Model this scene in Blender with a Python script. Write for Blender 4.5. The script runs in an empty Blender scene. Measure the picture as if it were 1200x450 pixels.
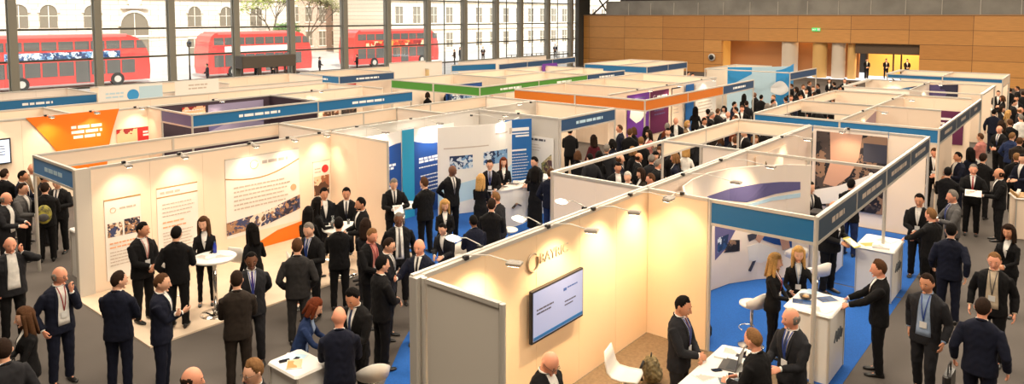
import bpy, bmesh, math, random
import numpy as np
from mathutils import Vector, Matrix, noise
C = bpy.context.scene.collection
rnd = random.Random(7)
PI = math.pi

# ---------------------------------------------------------------- camera maths (used to lay the plan out)
F_, PIT, YAW, CY_, CX_, CAMH = 834.0, .0717, .6857, 79.0, 601.0, 5.4
def ray(px, py):
    a = (px-CX_)/F_; b = -(py-CY_)/F_
    F = math.cos(PIT)+b*math.sin(PIT); U = -math.sin(PIT)+b*math.cos(PIT)
    return (a*math.sin(YAW)+F*math.cos(YAW), -a*math.cos(YAW)+F*math.sin(YAW), U)
def atZ(px, py, z=0.0):
    r = ray(px, py); t = (z-CAMH)/r[2]; return Vector((r[0]*t, r[1]*t, z))
def atY(px, py, Y):
    r = ray(px, py); t = Y/r[1]; return Vector((r[0]*t, Y, CAMH+r[2]*t))
def atX(px, py, X):
    r = ray(px, py); t = X/r[0]; return Vector((X, r[1]*t, CAMH+r[2]*t))

# ---------------------------------------------------------------- materials
MATS = {}
def mat(name, col, rough=.6, metal=0., noise_s=None, noise_a=.0, bump=0., bscale=200., emit=None, estr=0., spec=.5, coat=0., col2=None):
    if name in MATS: return MATS[name]
    m = bpy.data.materials.new(name); m.use_nodes = True
    nt = m.node_tree; b = nt.nodes['Principled BSDF']
    b.inputs['Base Color'].default_value = (*col, 1)
    b.inputs['Roughness'].default_value = rough
    b.inputs['Metallic'].default_value = metal
    b.inputs['Specular IOR Level'].default_value = spec
    b.inputs['Coat Weight'].default_value = coat
    if noise_s:
        tc = nt.nodes.new('ShaderNodeTexCoord'); n = nt.nodes.new('ShaderNodeTexNoise')
        n.inputs['Scale'].default_value = noise_s; n.inputs['Detail'].default_value = 4
        nt.links.new(tc.outputs['Object'], n.inputs['Vector'])
        r = nt.nodes.new('ShaderNodeValToRGB')
        c2 = col2 or tuple(max(0, c*(1-noise_a)) for c in col)
        c1 = col if col2 else tuple(min(1, c*(1+noise_a*.5)) for c in col)
        r.color_ramp.elements[0].position = .35; r.color_ramp.elements[1].position = .65
        r.color_ramp.elements[0].color = (*c2, 1); r.color_ramp.elements[1].color = (*c1, 1)
        nt.links.new(n.outputs['Fac'], r.inputs['Fac']); nt.links.new(r.outputs['Color'], b.inputs['Base Color'])
    if bump:
        tc = nt.nodes.new('ShaderNodeTexCoord'); n = nt.nodes.new('ShaderNodeTexNoise')
        n.inputs['Scale'].default_value = bscale
        nt.links.new(tc.outputs['Object'], n.inputs['Vector'])
        bp = nt.nodes.new('ShaderNodeBump'); bp.inputs['Strength'].default_value = bump; bp.inputs['Distance'].default_value = .01
        nt.links.new(n.outputs['Fac'], bp.inputs['Height']); nt.links.new(bp.outputs['Normal'], b.inputs['Normal'])
    if emit:
        b.inputs['Emission Color'].default_value = (*emit, 1); b.inputs['Emission Strength'].default_value = estr
    MATS[name] = m
    return m
def srgb(r, g, b):
    f = lambda c: c/12.92 if c <= .04045 else ((c+.055)/1.055)**2.4
    return (f(r/255), f(g/255), f(b/255))

# ---------------------------------------------------------------- mesh builder
class MB:
    def __init__(s): s.v = []; s.f = []; s.m = []; s.mi = 0
    def add(s, vs, fs):
        o = len(s.v); s.v += [tuple(v) for v in vs]
        for f in fs: s.f.append(tuple(i+o for i in f)); s.m.append(s.mi)
        return s
    def box(s, x0, x1, y0, y1, z0, z1):
        vs = [(x, y, z) for z in (z0, z1) for y in (y0, y1) for x in (x0, x1)]
        return s.add(vs, [(0,2,3,1),(4,5,7,6),(0,1,5,4),(2,6,7,3),(0,4,6,2),(1,3,7,5)])
    def bbox(s, x0, x1, y0, y1, z0, z1, b=.01):       # bevelled box (vertical edges and top)
        pts = []
        for (cx, cy, sx, sy) in ((x0, y0, 1, 1), (x1, y0, -1, 1), (x1, y1, -1, -1), (x0, y1, 1, -1)):
            a, c = (cx, cy+sy*b), (cx+sx*b, cy)
            pts += ([a, c] if (sx*sy) > 0 else [c, a])
        return s.prism(pts, z0, z1, cap=b*.6)
    def prism(s, pts, z0, z1, cap=0.):
        n = len(pts); cx = sum(p[0] for p in pts)/n; cy = sum(p[1] for p in pts)/n
        rings = [[(p[0], p[1], z0) for p in pts], [(p[0], p[1], z1-cap) for p in pts]]
        if cap:
            R = max(math.hypot(p[0]-cx, p[1]-cy) for p in pts); k = 1-cap/max(R, .001)
            rings.append([(cx+(p[0]-cx)*k, cy+(p[1]-cy)*k, z1) for p in pts])
        return s.loft(rings)
    def loft(s, rings, caps=True, closed=True):
        n = len(rings[0]); vs = [p for r in rings for p in r]; fs = []
        for i in range(len(rings)-1):
            for j in range(n if closed else n-1):
                k = (j+1) % n
                fs.append((i*n+j, i*n+k, (i+1)*n+k, (i+1)*n+j))
        if caps and closed:
            fs.append(tuple(reversed(range(n)))); fs.append(tuple((len(rings)-1)*n+j for j in range(n)))
        return s.add(vs, fs)
    def tube(s, pts, rad, n=8, caps=True):
        pts = [Vector(p) for p in pts]
        if not isinstance(rad, list): rad = [rad]*len(pts)
        rings = []; up = None
        for i, p in enumerate(pts):
            d = (pts[min(i+1, len(pts)-1)]-pts[max(i-1, 0)])
            d = d.normalized() if d.length > 1e-9 else Vector((0,0,1))
            if up is None: up = Vector((0,0,1)) if abs(d.z) < .9 else Vector((1,0,0))
            a = d.cross(up).normalized(); b = a.cross(d).normalized(); up = b
            r = rad[i]
            ra, rb = (r if isinstance(r, (tuple, list)) else (r, r))
            rings.append([p+a*ra*math.cos(2*PI*k/n)+b*rb*math.sin(2*PI*k/n) for k in range(n)])
        return s.loft(rings, caps)
    def bar(s, p, q, w, h=None):                      # square bar between two points
        p, q = Vector(p), Vector(q); h = h or w
        d = (q-p).normalized(); up = Vector((0,0,1)) if abs(d.z) < .9 else Vector((1,0,0))
        a = d.cross(up).normalized()*w/2; b = a.cross(d).normalized()*h/2
        return s.loft([[c-a-b, c+a-b, c+a+b, c-a+b] for c in (p, q)])
    def ell(s, c, r, nu=12, nv=8, M=None):
        vs = []; fs = []
        for i in range(1, nv):
            t = PI*i/nv
            for j in range(nu):
                u = 2*PI*j/nu
                vs.append(Vector((r[0]*math.sin(t)*math.cos(u), r[1]*math.sin(t)*math.sin(u), r[2]*math.cos(t))))
        vs += [Vector((0,0,r[2])), Vector((0,0,-r[2]))]
        for i in range(nv-2):
            for j in range(nu):
                k = (j+1) % nu
                fs.append((i*nu+j, (i+1)*nu+j, (i+1)*nu+k, i*nu+k))
        T, B = len(vs)-2, len(vs)-1
        for j in range(nu):
            k = (j+1) % nu
            fs.append((T, j, k)); fs.append((B, (nv-2)*nu+k, (nv-2)*nu+j))
        c = Vector(c)
        return s.add([(M @ v if M else v)+c for v in vs], fs)
    def lathe(s, prof, c=(0,0,0), n=24):
        return s.loft([[(c[0]+r*math.cos(2*PI*k/n), c[1]+r*math.sin(2*PI*k/n), c[2]+z) for k in range(n)] for r, z in prof])
    def mesh(s, name, smooth=False):
        me = bpy.data.meshes.new(name); me.from_pydata([tuple(v) for v in s.v], [], s.f)
        if any(s.m): me.polygons.foreach_set('material_index', s.m)
        bm = bmesh.new(); bm.from_mesh(me); bmesh.ops.recalc_face_normals(bm, faces=bm.faces); bm.to_mesh(me); bm.free()
        if smooth: me.polygons.foreach_set('use_smooth', [True]*len(me.polygons))
        me.update(); return me
    def build(s, name, m, parent=None, smooth=False, label=None):
        me = s.mesh(name, smooth)
        for x in (m if isinstance(m, (list, tuple)) else [m]): me.materials.append(x)
        return link(name, me, parent, label)
def link(name, me, parent=None, label=None):
    o = bpy.data.objects.new(name, me); C.objects.link(o)
    if parent: o.parent = parent
    if label: o['label'] = label
    return o
def tag(o, label, cat, group=None, kind=None):
    o['label'] = label; o['category'] = cat
    if group: o['group'] = group
    if kind: o['kind'] = kind
    return o
def empty(name, loc=(0,0,0), rz=0, label=None, cat=None, group=None):
    o = bpy.data.objects.new(name, None); C.objects.link(o); o.empty_display_size = .1
    o.location = loc; o.rotation_euler = (0, 0, rz)
    if label: tag(o, label, cat, group)
    return o
def structure(o):
    o['kind'] = 'structure'; return o
def kids(o, cache={}):
    return [c for c in C.objects if c.parent == o]
def copy_tree(o, parent=None, ch=None):
    c = o.copy(); C.objects.link(c); c.parent = parent
    for k in kids(o): copy_tree(k, c)
    return c
TMP = bpy.data.scenes.new('workbench')
def remesh(me, voxel, smooth=1, disp=None):
    """Voxel-union a mesh of overlapping closed shells into one continuous skin."""
    t = bpy.data.objects.new('t', me); TMP.collection.objects.link(t)
    md = t.modifiers.new('r', 'REMESH'); md.mode = 'VOXEL'; md.voxel_size = voxel; md.use_smooth_shade = True
    if smooth:
        sm = t.modifiers.new('s', 'SMOOTH'); sm.iterations = smooth; sm.factor = .5
    vl = TMP.view_layers[0]; vl.update()
    out = bpy.data.meshes.new_from_object(t.evaluated_get(vl.depsgraph))
    bpy.data.objects.remove(t); bpy.data.meshes.remove(me)
    if disp:
        n = len(out.vertices); co = np.empty(n*3); out.vertices.foreach_get('co', co)
        nr = np.empty(n*3); out.vertices.foreach_get('normal', nr)
        co = co.reshape(-1, 3); nr = nr.reshape(-1, 3); a, s = disp
        ph = co*s
        w = np.sin(ph[:,2]*1.7+2.1*np.sin(ph[:,0]*1.1+1.3*ph[:,1]))*np.sin(ph[:,0]*.9+ph[:,2]*.6+2*np.sin(ph[:,1]*.8))
        co += nr*(a*w)[:, None]
        out.vertices.foreach_set('co', co.ravel()); out.update()
    out.materials.clear()
    return out
def join_np(me_list, name, mats_idx):
    """Join meshes (already in place) into one mesh; mats_idx gives each a material index."""
    V = []; Fv = []; LT = []; MI = []; off = 0
    for me, mi in zip(me_list, mats_idx):
        n = len(me.vertices); co = np.empty(n*3); me.vertices.foreach_get('co', co); V.append(co)
        nl = len(me.loops); li = np.empty(nl, dtype=np.int64); me.loops.foreach_get('vertex_index', li); Fv.append(li+off)
        lt = np.empty(len(me.polygons), dtype=np.int64); me.polygons.foreach_get('loop_total', lt); LT.append(lt)
        if mi is None:
            a = np.empty(len(lt), dtype=np.int64); me.polygons.foreach_get('material_index', a); MI.append(a)
        else: MI.append(np.full(len(lt), mi))
        off += n
    V = np.concatenate(V); Fv = np.concatenate(Fv); LT = np.concatenate(LT); MI = np.concatenate(MI)
    out = bpy.data.meshes.new(name)
    out.vertices.add(len(V)//3); out.vertices.foreach_set('co', V)
    out.loops.add(len(Fv)); out.loops.foreach_set('vertex_index', Fv.astype(np.int32))
    out.polygons.add(len(LT)); st = np.concatenate([[0], np.cumsum(LT)[:-1]])
    out.polygons.foreach_set('loop_start', st.astype(np.int32)); out.polygons.foreach_set('loop_total', LT.astype(np.int32))
    out.polygons.foreach_set('material_index', MI.astype(np.int32))
    out.polygons.foreach_set('use_smooth', np.ones(len(LT), dtype=bool))
    out.update(calc_edges=True); out.validate()
    return out
def text_mesh(body, size, name='lettering', bold=0., extrude=.003, shear=0., spacing=1., align='CENTER'):
    cu = bpy.data.curves.new(name, 'FONT'); cu.body = body; cu.size = size; cu.extrude = extrude
    cu.align_x = align; cu.align_y = 'CENTER'; cu.offset = bold; cu.shear = shear; cu.space_character = spacing; cu.resolution_u = 3
    t = bpy.data.objects.new('t', cu); TMP.collection.objects.link(t)
    vl = TMP.view_layers[0]; vl.update()
    me = bpy.data.meshes.new_from_object(t.evaluated_get(vl.depsgraph)); bpy.data.objects.remove(t); bpy.data.curves.remove(cu)
    me.materials.clear(); me.name = name
    return me
def text_obj(body, size, M, m, parent=None, name='lettering', **k):
    me = text_mesh(body, size, name, **k); me.transform(M); me.materials.append(m)
    return link(name, me, parent)
# ---------------------------------------------------------------- people
def sell(hw, hd, cy, z, n=20, e=2.4):
    r = []
    for k in range(n):
        u = 2*PI*k/n; c, s_ = math.cos(u), math.sin(u)
        r.append((hw*math.copysign(abs(c)**(2/e), c), cy+hd*math.copysign(abs(s_)**(2/e), s_), z))
    return r
MALE0 = [(.80,.188,.126,0),(.90,.186,.128,0),(1.02,.172,.118,0),(1.12,.172,.116,0),(1.25,.188,.124,-.003),(1.34,.196,.121,0),(1.40,.188,.110,.006),(1.44,.166,.092,.012),(1.478,.112,.074,.014),(1.505,.068,.062,.014)]
MALE = [(z, w*1.09, d*1.10, c) for z, w, d, c in MALE0]
STOUT = [(z, w*1.05, d*(1.22 if z < 1.3 else 1.06), c-(.02 if z < 1.3 else 0)) for z, w, d, c in MALE]
FEMALE = [(.80,.186,.128,.004),(.90,.190,.130,.004),(1.02,.160,.108,0),(1.12,.142,.096,0),(1.22,.152,.112,-.010),(1.30,.168,.124,-.014),(1.36,.160,.104,0),(1.41,.130,.080,.010),(1.45,.092,.064,.013),(1.49,.060,.054,.014)]
POSES = {   # left hand, right hand (x to the person's left, y<0 in front)
 'relax': ((.29,-.05,.89), (-.29,-.04,.89)),
 'clasp': ((.035,-.25,1.02), (-.035,-.27,1.04)),
 'phone': ((.25,-.03,.90), (-.15,-.10,1.50)),
 'phonel': ((.15,-.10,1.50), (-.25,-.05,.90)),
 'mouth': ((.10,-.20,1.08), (-.09,-.20,1.41)),
 'mouthl': ((.09,-.20,1.41), (-.25,-.04,.90)),
 'hold': ((.11,-.34,1.10), (-.12,-.33,1.08)),
 'reach': ((.16,-.50,1.04), (-.14,-.46,1.05)),
 'crossed': ((-.07,-.22,1.20), (.07,-.26,1.16)),
 'pocket': ((.215,-.08,.93), (-.215,-.08,.93)),
 'halfpocket': ((.215,-.08,.93), (-.13,-.30,1.10)),
 'gesture': ((.15,-.30,1.06), (-.24,-.40,1.22)),
 'gesturel': ((.24,-.40,1.20), (-.13,-.28,1.05)),
 'papers': ((.12,-.30,1.14), (-.08,-.34,1.12)),
 'back': ((.07,.19,.98), (-.07,.19,.98)),
 'walk': ((.26,-.16,.92), (-.25,.12,.91)),
 'bag': ((.27,-.02,.88), (-.16,-.22,1.12)),
 'sit': ((.12,-.32,.98), (-.12,-.30,.98)),
}
def ik(S, T, l1, l2, hint):
    S, T = Vector(S), Vector(T); d = T-S; L = d.length; mx = (l1+l2)*.985
    if L > mx: T = S+d*(mx/L); d = T-S; L = mx
    a = (l1*l1-l2*l2+L*L)/(2*L); h = math.sqrt(max(0, l1*l1-a*a)); dn = d/L
    hv = Vector(hint); hv = (hv-dn*hv.dot(dn)).normalized()
    return S+dn*a+hv*h, T
HAND = {}
def hand_mesh(curl):
    if curl in HAND: return HAND[curl]
    b = MB()
    b.loft([sell(.016*s, .030*w, 0, z, 14) for z, s, w in ((.02,1.15,.85),(0,1.1,.9),(-.02,.95,1.05),(-.055,.9,1.28),(-.085,.85,1.38),(-.098,.6,1.3))])
    for fy, L, dz in ((-.029,.070,-.090),(-.0095,.079,-.094),(.0095,.074,-.092),(.028,.058,-.086)):
        p = Vector((0, fy, dz)); pts = [p+Vector((0,0,.02)), p]; a = curl*.35
        for seg in (.42,.32,.26):
            p = p+Vector((math.sin(a), 0, -math.cos(a)))*L*seg; pts.append(p.copy()); a += curl*.75
        b.tube(pts, [.0088,.0088,.0085,.0078,.0062], 8)
    b.tube([(0,-.020,-.020), (.006,-.040,-.045), (.012,-.056,-.070), (.018,-.060,-.094)], [.015,.013,.0105,.008], 8)   # thumb leaves the side of the palm
    HAND[curl] = remesh(b.mesh('h'), .0052, 1)
    return HAND[curl]
HC = Vector((0,-.012,1.625))
def head_pt(d, k=1., ex=0.):
    """Surface of the skull in direction d (unit); k scales, ex is added outward."""
    x, y, z = d
    rx, ry, rz = .077, .098, .120
    low = max(0, -z)
    X = x*rx*(1-.30*low**1.6); Y = y*ry; Z = z*rz
    if y > 0: Y *= 1-.28*low
    else: Y *= 1+.04*low-.04*max(0, z)
    if z > 0: Z *= .97
    if z < -.6: Z *= .98
    v = Vector((X, Y, Z))*k
    return HC+v+Vector(d)*ex
def head_grid(fn, nu, nv):
    return [[fn(math.sin(PI*i/nv)*math.cos(2*PI*j/nu), math.sin(PI*i/nv)*math.sin(2*PI*j/nu), math.cos(PI*i/nv)) for j in range(nu)] for i in range(nv+1)]
def hair_depth(style, x, y, z):
    """thickness of hair in a direction, <=0 where there is none (front is y<0)."""
    hl = .78 if y < -.45 else (.78-1.7*(y+.45) if y < -.05 else (.10-.3*(y+.05) if y < .1 else .05-.9*(y-.1)))      # hairline height
    hl = max(hl, -.55)
    if style == 'bald': return -1
    if style == 'fringe': return .010 if (y > -.15 and -.5 < z < .32-.25*max(0, y)) else -1
    if style == 'thin': return .002+.007*min(1, (z-hl)/.3) if z > hl+.10 else -1
    if style == 'crop': return .002+.006*min(1, (z-hl)/.25) if z > hl else -1
    if style == 'short': return .0015+(.004+.009*max(0, z))*min(1, (z-hl)/.45) if z > hl else -1
    if style == 'full': return .002+(.007+.015*max(0, z))*min(1, (z-hl+.05)/.4) if z > hl-.03 else -1
    if style in ('long', 'bob', 'curly'):
        hl2 = .62 if y < -.5 else (.62-2.4*(y+.5)); hl2 = max(hl2, -.95)
        return .004+(.028 if style == 'curly' else .017)*min(1, (z-hl2)/.25) if z > hl2 else -1
    return -1
def hair_mesh(style, det):
    if style == 'bald': return None
    nu, nv = (36, 28) if det else (20, 14)
    b = MB(); R = random.Random(3)
    T = [[0]*(nu) for _ in range(nv+1)]
    for i in range(nv+1):
        for j in range(nu):
            t = PI*i/nv; u = 2*PI*j/nu
            d = (math.sin(t)*math.cos(u), math.sin(t)*math.sin(u), math.cos(t))
            h = hair_depth(style, *d)
            T[i][j] = (d, h, R.uniform(.85, 1.15) if 0 < i < nv else 1.)
    vs = []; idx = {}
    for i in range(nv+1):
        for j in range(nu):
            d, h, r = T[i][j]
            o = head_pt(d, 1, (h*r+(.004*math.sin(u*9) if style == 'curly' else 0)) if h > 0 else .001); n = head_pt(d, .93)
            idx[(i, j)] = len(vs); vs += [o, n]
    fs = []; on = {}
    for i in range(nv):
        for j in range(nu):
            k = (j+1) % nu
            on[(i, j)] = sum(T[a][c][1] > 0 for a, c in ((i, j), (i, k), (i+1, k), (i+1, j))) >= 2
    for (i, j), f in on.items():
        if not f: continue
        k = (j+1) % nu; q = [idx[(i, j)], idx[(i, k)], idx[(i+1, k)], idx[(i+1, j)]]
        fs.append(tuple(q)); fs.append(tuple(a+1 for a in reversed(q)))
        for (n1, e) in (((i-1, j), (0, 1)), ((i, k), (1, 2)), ((i+1, j), (2, 3)), ((i, (j-1) % nu), (3, 0))):
            if not on.get(n1, False):
                a, c = q[e[0]], q[e[1]]; fs.append((c, a, a+1, c+1))
    b.add(vs, fs)
    if style in ('long', 'bob', 'curly'):
        zb = {'long': 1.36, 'bob': 1.50, 'curly': 1.44}[style]
        # back curtain and two side locks hanging from the crown
        for x0, x1, yt, yb, w, dpt in ((0, 0, .066, .095, .080, .030), (.066, .082, .012, .030, .034, .050), (-.066, -.082, .012, .030, .034, .050), (.072, .092, -.030, -.045, .024, .030), (-.072, -.092, -.030, -.045, .024, .030)):
            rings = []
            for q in range(7):
                t = q/6; z = 1.68+(zb-1.68)*t
                ww = w*(1+.12*math.sin(t*5)-.35*max(0, t-.75)*2); dd = dpt*(1-.3*t)
                rings.append([(x0+(x1-x0)*t+ww*math.cos(2*PI*k/12)*(1+.08*math.sin(3*k)), yt+(yb-yt)*t+dd*math.sin(2*PI*k/12)*(1+.06*math.cos(5*k)), z) for k in range(12)])
            b.loft(rings)
    return b.mesh('hair', True)
PROTO = {}
def person_proto(sex='m', pose='relax', lean=0, hyaw=0, hpitch=0, hair='short', top='suit', open_=.0, tie=True, lany=False, bottom='trousers', det=1, body='', specs=False, step=0, sith=0, beard=False, lid=True):
    key = (sex, pose, lean, hyaw, hpitch, hair, top, open_, tie, lany, bottom, det, body, specs, step, sith, beard)
    if key in PROTO: return PROTO[key]
    prof = {'': MALE if sex == 'm' else FEMALE, 'stout': STOUT}[body]
    sx = .198 if sex == 'm' else .152
    if body == 'stout': sx = .210
    vx = (.0105 if det == 1 else .017)
    la = math.radians(lean)
    sit = pose == 'sit'
    dz = (sith+.10-.93) if sit else 0
    def T(p):                                   # spine bend
        p = Vector(p); w = min(1, max(0, (p.z-.92)/.30)); a = -la*w
        q = Vector((p.x, p.y*math.cos(-a)-(p.z-.95)*math.sin(-a), .95+p.y*math.sin(-a)+(p.z-.95)*math.cos(-a)))
        q.z += dz
        return q
    hpitch = hpitch+7
    Rh = Matrix.Rotation(math.radians(hyaw), 4, 'Z') @ Matrix.Rotation(math.radians(hpitch), 4, 'X')
    nb = Vector((0,.012,1.53))
    def TH(p): return T(Rh @ ((Vector(p)-nb)*1.11)+nb+Vector((0,0,.014)))
    hl, hr = POSES[pose]
    S = [Vector((sx, .01, 1.372)), Vector((-sx, .01, 1.372))]
    if sex == 'f':
        S = [Vector((sx, .01, 1.345)), Vector((-sx, .01, 1.345))]
    L1, L2 = (.285, .255) if sex == 'm' else (.265, .235)
    arms = []
    for i, (s_, t) in enumerate(zip(S, (hl, hr))):
        side = 1 if i == 0 else -1
        e, w = ik(s_, t, L1, L2, (side*.55, .55, -.9) if pose != 'back' else (side, .4, 0))
        if pose in ('clasp', 'papers'): e, w = ik(s_, t, L1, L2, (side*1.0, .35, -.75))
        if pose in ('relax', 'walk', 'bag'): e, w = ik(s_, t, L1, L2, (side*.35, 1., -.1))
        arms.append((s_, e, w))
    # legs
    legs = []
    for side in (1, -1):
        if sit:
            hp = Vector((side*.09, .0, .93)); kn = Vector((side*.12, -.43, .95)); an = Vector((side*.11, -.36, .50))
        else:
            st = step*side
            hp = Vector((side*.092, .0, .92)); kn = Vector((side*.105, -.012-st*.62-(.05 if st else 0), .50)); an = Vector((side*.115, .02-st, .09+(.05 if st < 0 else 0)))
        legs.append((hp, kn, an))
    dzv = Vector((0, 0, dz))
    def ringsT(pr, f=1., add=0., tr=T): return [[tr(p) for p in sell(w*f+add, d*f+add, c, z)] for z, w, d, c in pr]
    # --- body: one continuous skin
    b = MB()
    b.loft(ringsT([(z, w*.84, d*.84, c) for z, w, d, c in prof]))
    fk = .92 if sex == 'm' else .76
    nr = .056 if sex == 'm' else .046
    if body == 'stout': nr = .064
    b.tube([T((0,.014,1.44)), T((0,.012,1.50)), TH((0,.010,1.555)), TH((0,.0,1.60))], [nr*1.15, nr, nr*.97, nr*.9], 14)
    hg = head_grid(lambda x, y, z: TH(head_pt((x, y, z))), 22, 16)
    b.loft([r if 0 < i < 16 else [p+Vector((1e-4*math.cos(j), 1e-4*math.sin(j), 0)) for j, p in enumerate(r)] for i, r in enumerate(hg)])
    b.tube([TH((0,-.098,1.640)), TH((0,-.117,1.612)), TH((0,-.128,1.590)), TH((0,-.100,1.584))], [(.008,.008),(.011,.010),(.016,.011),(.014,.008)], 8)  # nose
    b.ell(TH((0,-.098,1.645)), (.040,.010,.009), 10, 6)                      # brow ridge
    b.ell(TH((0,-.090,1.522)), (.026,.016,.014), 10, 6)                      # chin
    for sd in (1, -1):
        b.ell(TH((sd*.079,.006,1.620)), (.010,.018,.032), 8, 6)              # ears
        b.ell(TH((sd*.038,-.082,1.600)), (.020,.014,.018), 8, 6)             # cheeks
    for (s_, e, w) in arms:
        b.tube([T(s_), T(s_.lerp(e, .5)), T(e), T(e.lerp(w, .35)), T(w)], [.050*fk,.046*fk,.038*fk,.038*fk,.027*(.8+.2*fk)], 10)
    for (hp, kn, an) in legs:
        b.tube([hp+dzv, hp.lerp(kn, .5)+dzv, kn+dzv, kn.lerp(an, .35)+dzv, an+dzv, an+dzv+Vector((0,0,-.035))], [.082*fk,.072*fk,.052*fk,.050*fk,.034*fk,.034*fk], 12)
        b.tube([an+dzv+Vector((0,.02,-.04)), an+dzv+Vector((0,-.10,-.055))], [.032,.026], 8)
    bodym = remesh(b.mesh('b'), vx, 1)
    parts = [bodym]; mi = [0]; tmp = []
    for i, (s_, e, w) in enumerate(arms):
        d = (T(w)-T(e)).normalized()
        if pose == 'phone' and i == 1 or pose == 'phonel' and i == 0: d = (TH((0, -.02, 1.64))*.0+TH(((.085 if i == 0 else -.085), -.02, 1.63))-T(w)).normalized()
        if pose == 'mouth' and i == 1 or pose == 'mouthl' and i == 0: d = (TH((0, -.15, 1.55))-T(w)).normalized()
        if pose in ('hold', 'reach', 'sit'): d = (d+Vector((0, 0, -.15))).normalized()
        tv = Vector((0, -.5, 1)); tv = (tv-d*tv.dot(d)).normalized()
        if pose in ('hold', 'reach', 'sit', 'clasp'):
            ax = Matrix.Rotation((-1 if i == 0 else 1)*-.9, 3, d); tv = ax @ tv
        X = tv.cross(d)
        M = Matrix(((X.x, -tv.x, -d.x), (X.y, -tv.y, -d.y), (X.z, -tv.z, -d.z))).to_4x4()
        hm = hand_mesh(1.1 if pose in ('phone', 'phonel', 'mouth', 'mouthl', 'clasp', 'bag') else .55).copy()
        sc = 1.02 if sex == 'm' else .9
        if i == 0: hm.transform(Matrix.Scale(-1, 4, (1,0,0))); hm.flip_normals()
        hm.transform(Matrix.Translation(T(w)) @ M @ Matrix.Scale(sc, 4)); parts.append(hm); mi.append(0); tmp.append(hm)
    if det:
        fb = MB()
        for sd in (1, -1):
            fb.mi = 1; fb.ell(TH((sd*.031,-.0945,1.627)), (.013,.006,.007), 8, 6)
            fb.mi = 2; fb.ell(TH((sd*.031,-.1005,1.627)), (.0058,.003,.006), 8, 5)
            fb.mi = 3; fb.ell(TH((sd*.032,-.102,1.648)), (.017,.005,.0035), 8, 5)
        fb.mi = 4; fb.ell(TH((0,-.101,1.561)), (.023,.008,.0065), 10, 6)
        if beard:
            fb.mi = 3
            fb.loft([[TH(head_pt(Vector((math.sin(a), -math.cos(a), zz)).normalized(), 1., .004)) for a in np.linspace(-1.3, 1.3, 12)]+[TH(head_pt(Vector((math.sin(a), -math.cos(a), zz)).normalized(), .95)) for a in np.linspace(1.3, -1.3, 12)] for zz in (-.75,-1.1,-1.6)])
        fm = fb.mesh('f', True); parts.append(fm); mi.append(None); tmp.append(fm)
    out = {}
    out['person_body'] = (join_np(parts, 'person_body', mi), ('skin', 'white', 'eye', 'hair', 'lips'))
    for t in tmp+[bodym]: bpy.data.meshes.remove(t)
    # --- hair
    hm = hair_mesh(hair, det)
    if hm:
        n = len(hm.vertices)
        for v in hm.vertices: v.co = TH(v.co)
        hm.update(); out['hair'] = (hm, ('hair',))
    def surf(x, z, off):                          # front of the jacket
        for i in range(len(prof)-1):
            if prof[i][0] <= z <= prof[i+1][0]: break
        z0, w0, d0, c0 = prof[i]; z1, w1, d1, c1 = prof[i+1]; t = (z-z0)/(z1-z0)
        w_, d_, c_ = w0+(w1-w0)*t, d0+(d1-d0)*t, c0+(c1-c0)*t
        q = min(.98, abs(x)/w_)
        return T((x, c_-d_*(1-q**2.4)**(1/2.4)-off, z))
    def patch(b, xs, zs, off, thick=.012):        # xs: list of (xl, xr) per z
        n = 6
        rr = []
        for k in range(len(zs)):
            a = [surf(xs[k][0]+(xs[k][1]-xs[k][0])*j/n, zs[k], off) for j in range(n+1)]
            ai = [surf(xs[k][0]+(xs[k][1]-xs[k][0])*j/n, zs[k], off-thick) for j in range(n+1)]
            rr.append(a+ai[::-1])
        b.loft(rr)
    ztop = prof[-1][0]-.012
    # --- upper garment
    topname = {'suit': 'jacket', 'shirt': 'shirt', 'dress': 'dress', 'denim': 'jacket'}[top]
    b = MB()
    pr = list(prof)
    if top == 'shirt': pr = [(z, w*.93, d*.93, c) for z, w, d, c in pr if z > .89]
    if top == 'dress': pr = [(.16,.21,.17,.01), (.45,.20,.16,.01), (.65,.195,.145,.005)]+[(z, w*.96, d*.96, c) for z, w, d, c in pr]
    if sit: pr = [p for p in pr if p[0] > .85]
    b.loft(ringsT(pr))
    sr = (.074, .069, .060, .056, .045) if sex == 'm' else (.056, .048, .042, .040, .033)
    for (s_, e, w) in arms:
        wr = e.lerp(w, .95)
        b.tube([T(s_.lerp(Vector((0,.01,1.36)), .35)), T(s_), T(s_.lerp(e, .5)), T(e), T(e.lerp(w, .4)), T(wr)], [sr[0]*.8, sr[0]*.86, sr[1], sr[2], sr[3], sr[4]], 12)
        b.ell(T(e), (sr[2],)*3, 10, 6)
    jm = remesh(b.mesh('j'), vx*1.15, 2, (.0035 if det else .0, 26))
    zb = 1.10 if sex == 'm' else 1.14
    if open_: zb = .93
    vis = MB(); tb = MB(); lb = MB(); N = 7
    zs = [ztop+(zb-ztop)*k/N for k in range(N+1)]
    if top in ('suit', 'denim'):
        wt = .050; 
        if open_: xs = [(-(wt+.015+open_*k/N*1.0), wt+.015+open_*k/N) for k in range(N+1)]
        else: xs = [(-max(.002, (wt+.012)*(1-(k/N)**1.3)), max(.002, (wt+.012)*(1-(k/N)**1.3))) for k in range(N+1)]
        patch(vis, xs, zs, .0055)
        for sd in (1, -1):                       # lapels bordering the opening
            lx = []
            for k in range(N+1):
                e_ = abs(xs[k][1]); lw = (.014+.030*math.sin(PI*min(1, (k+.6)/N)))
                lx.append((sd*e_, sd*(e_+lw)))
            patch(lb, lx, zs, .0105, .014)
        lb.tube([T((.058*math.cos(a), .016+.060*math.sin(a), ztop+.012+.018*math.sin(a))) for a in np.linspace(-.5, PI+.5, 12)], (.011,.016), 8)
        jm2 = lb.mesh('lap', True); j2 = join_np([jm, jm2], topname, [0, 0]); bpy.data.meshes.remove(jm); bpy.data.meshes.remove(jm2); jm = j2
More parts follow.
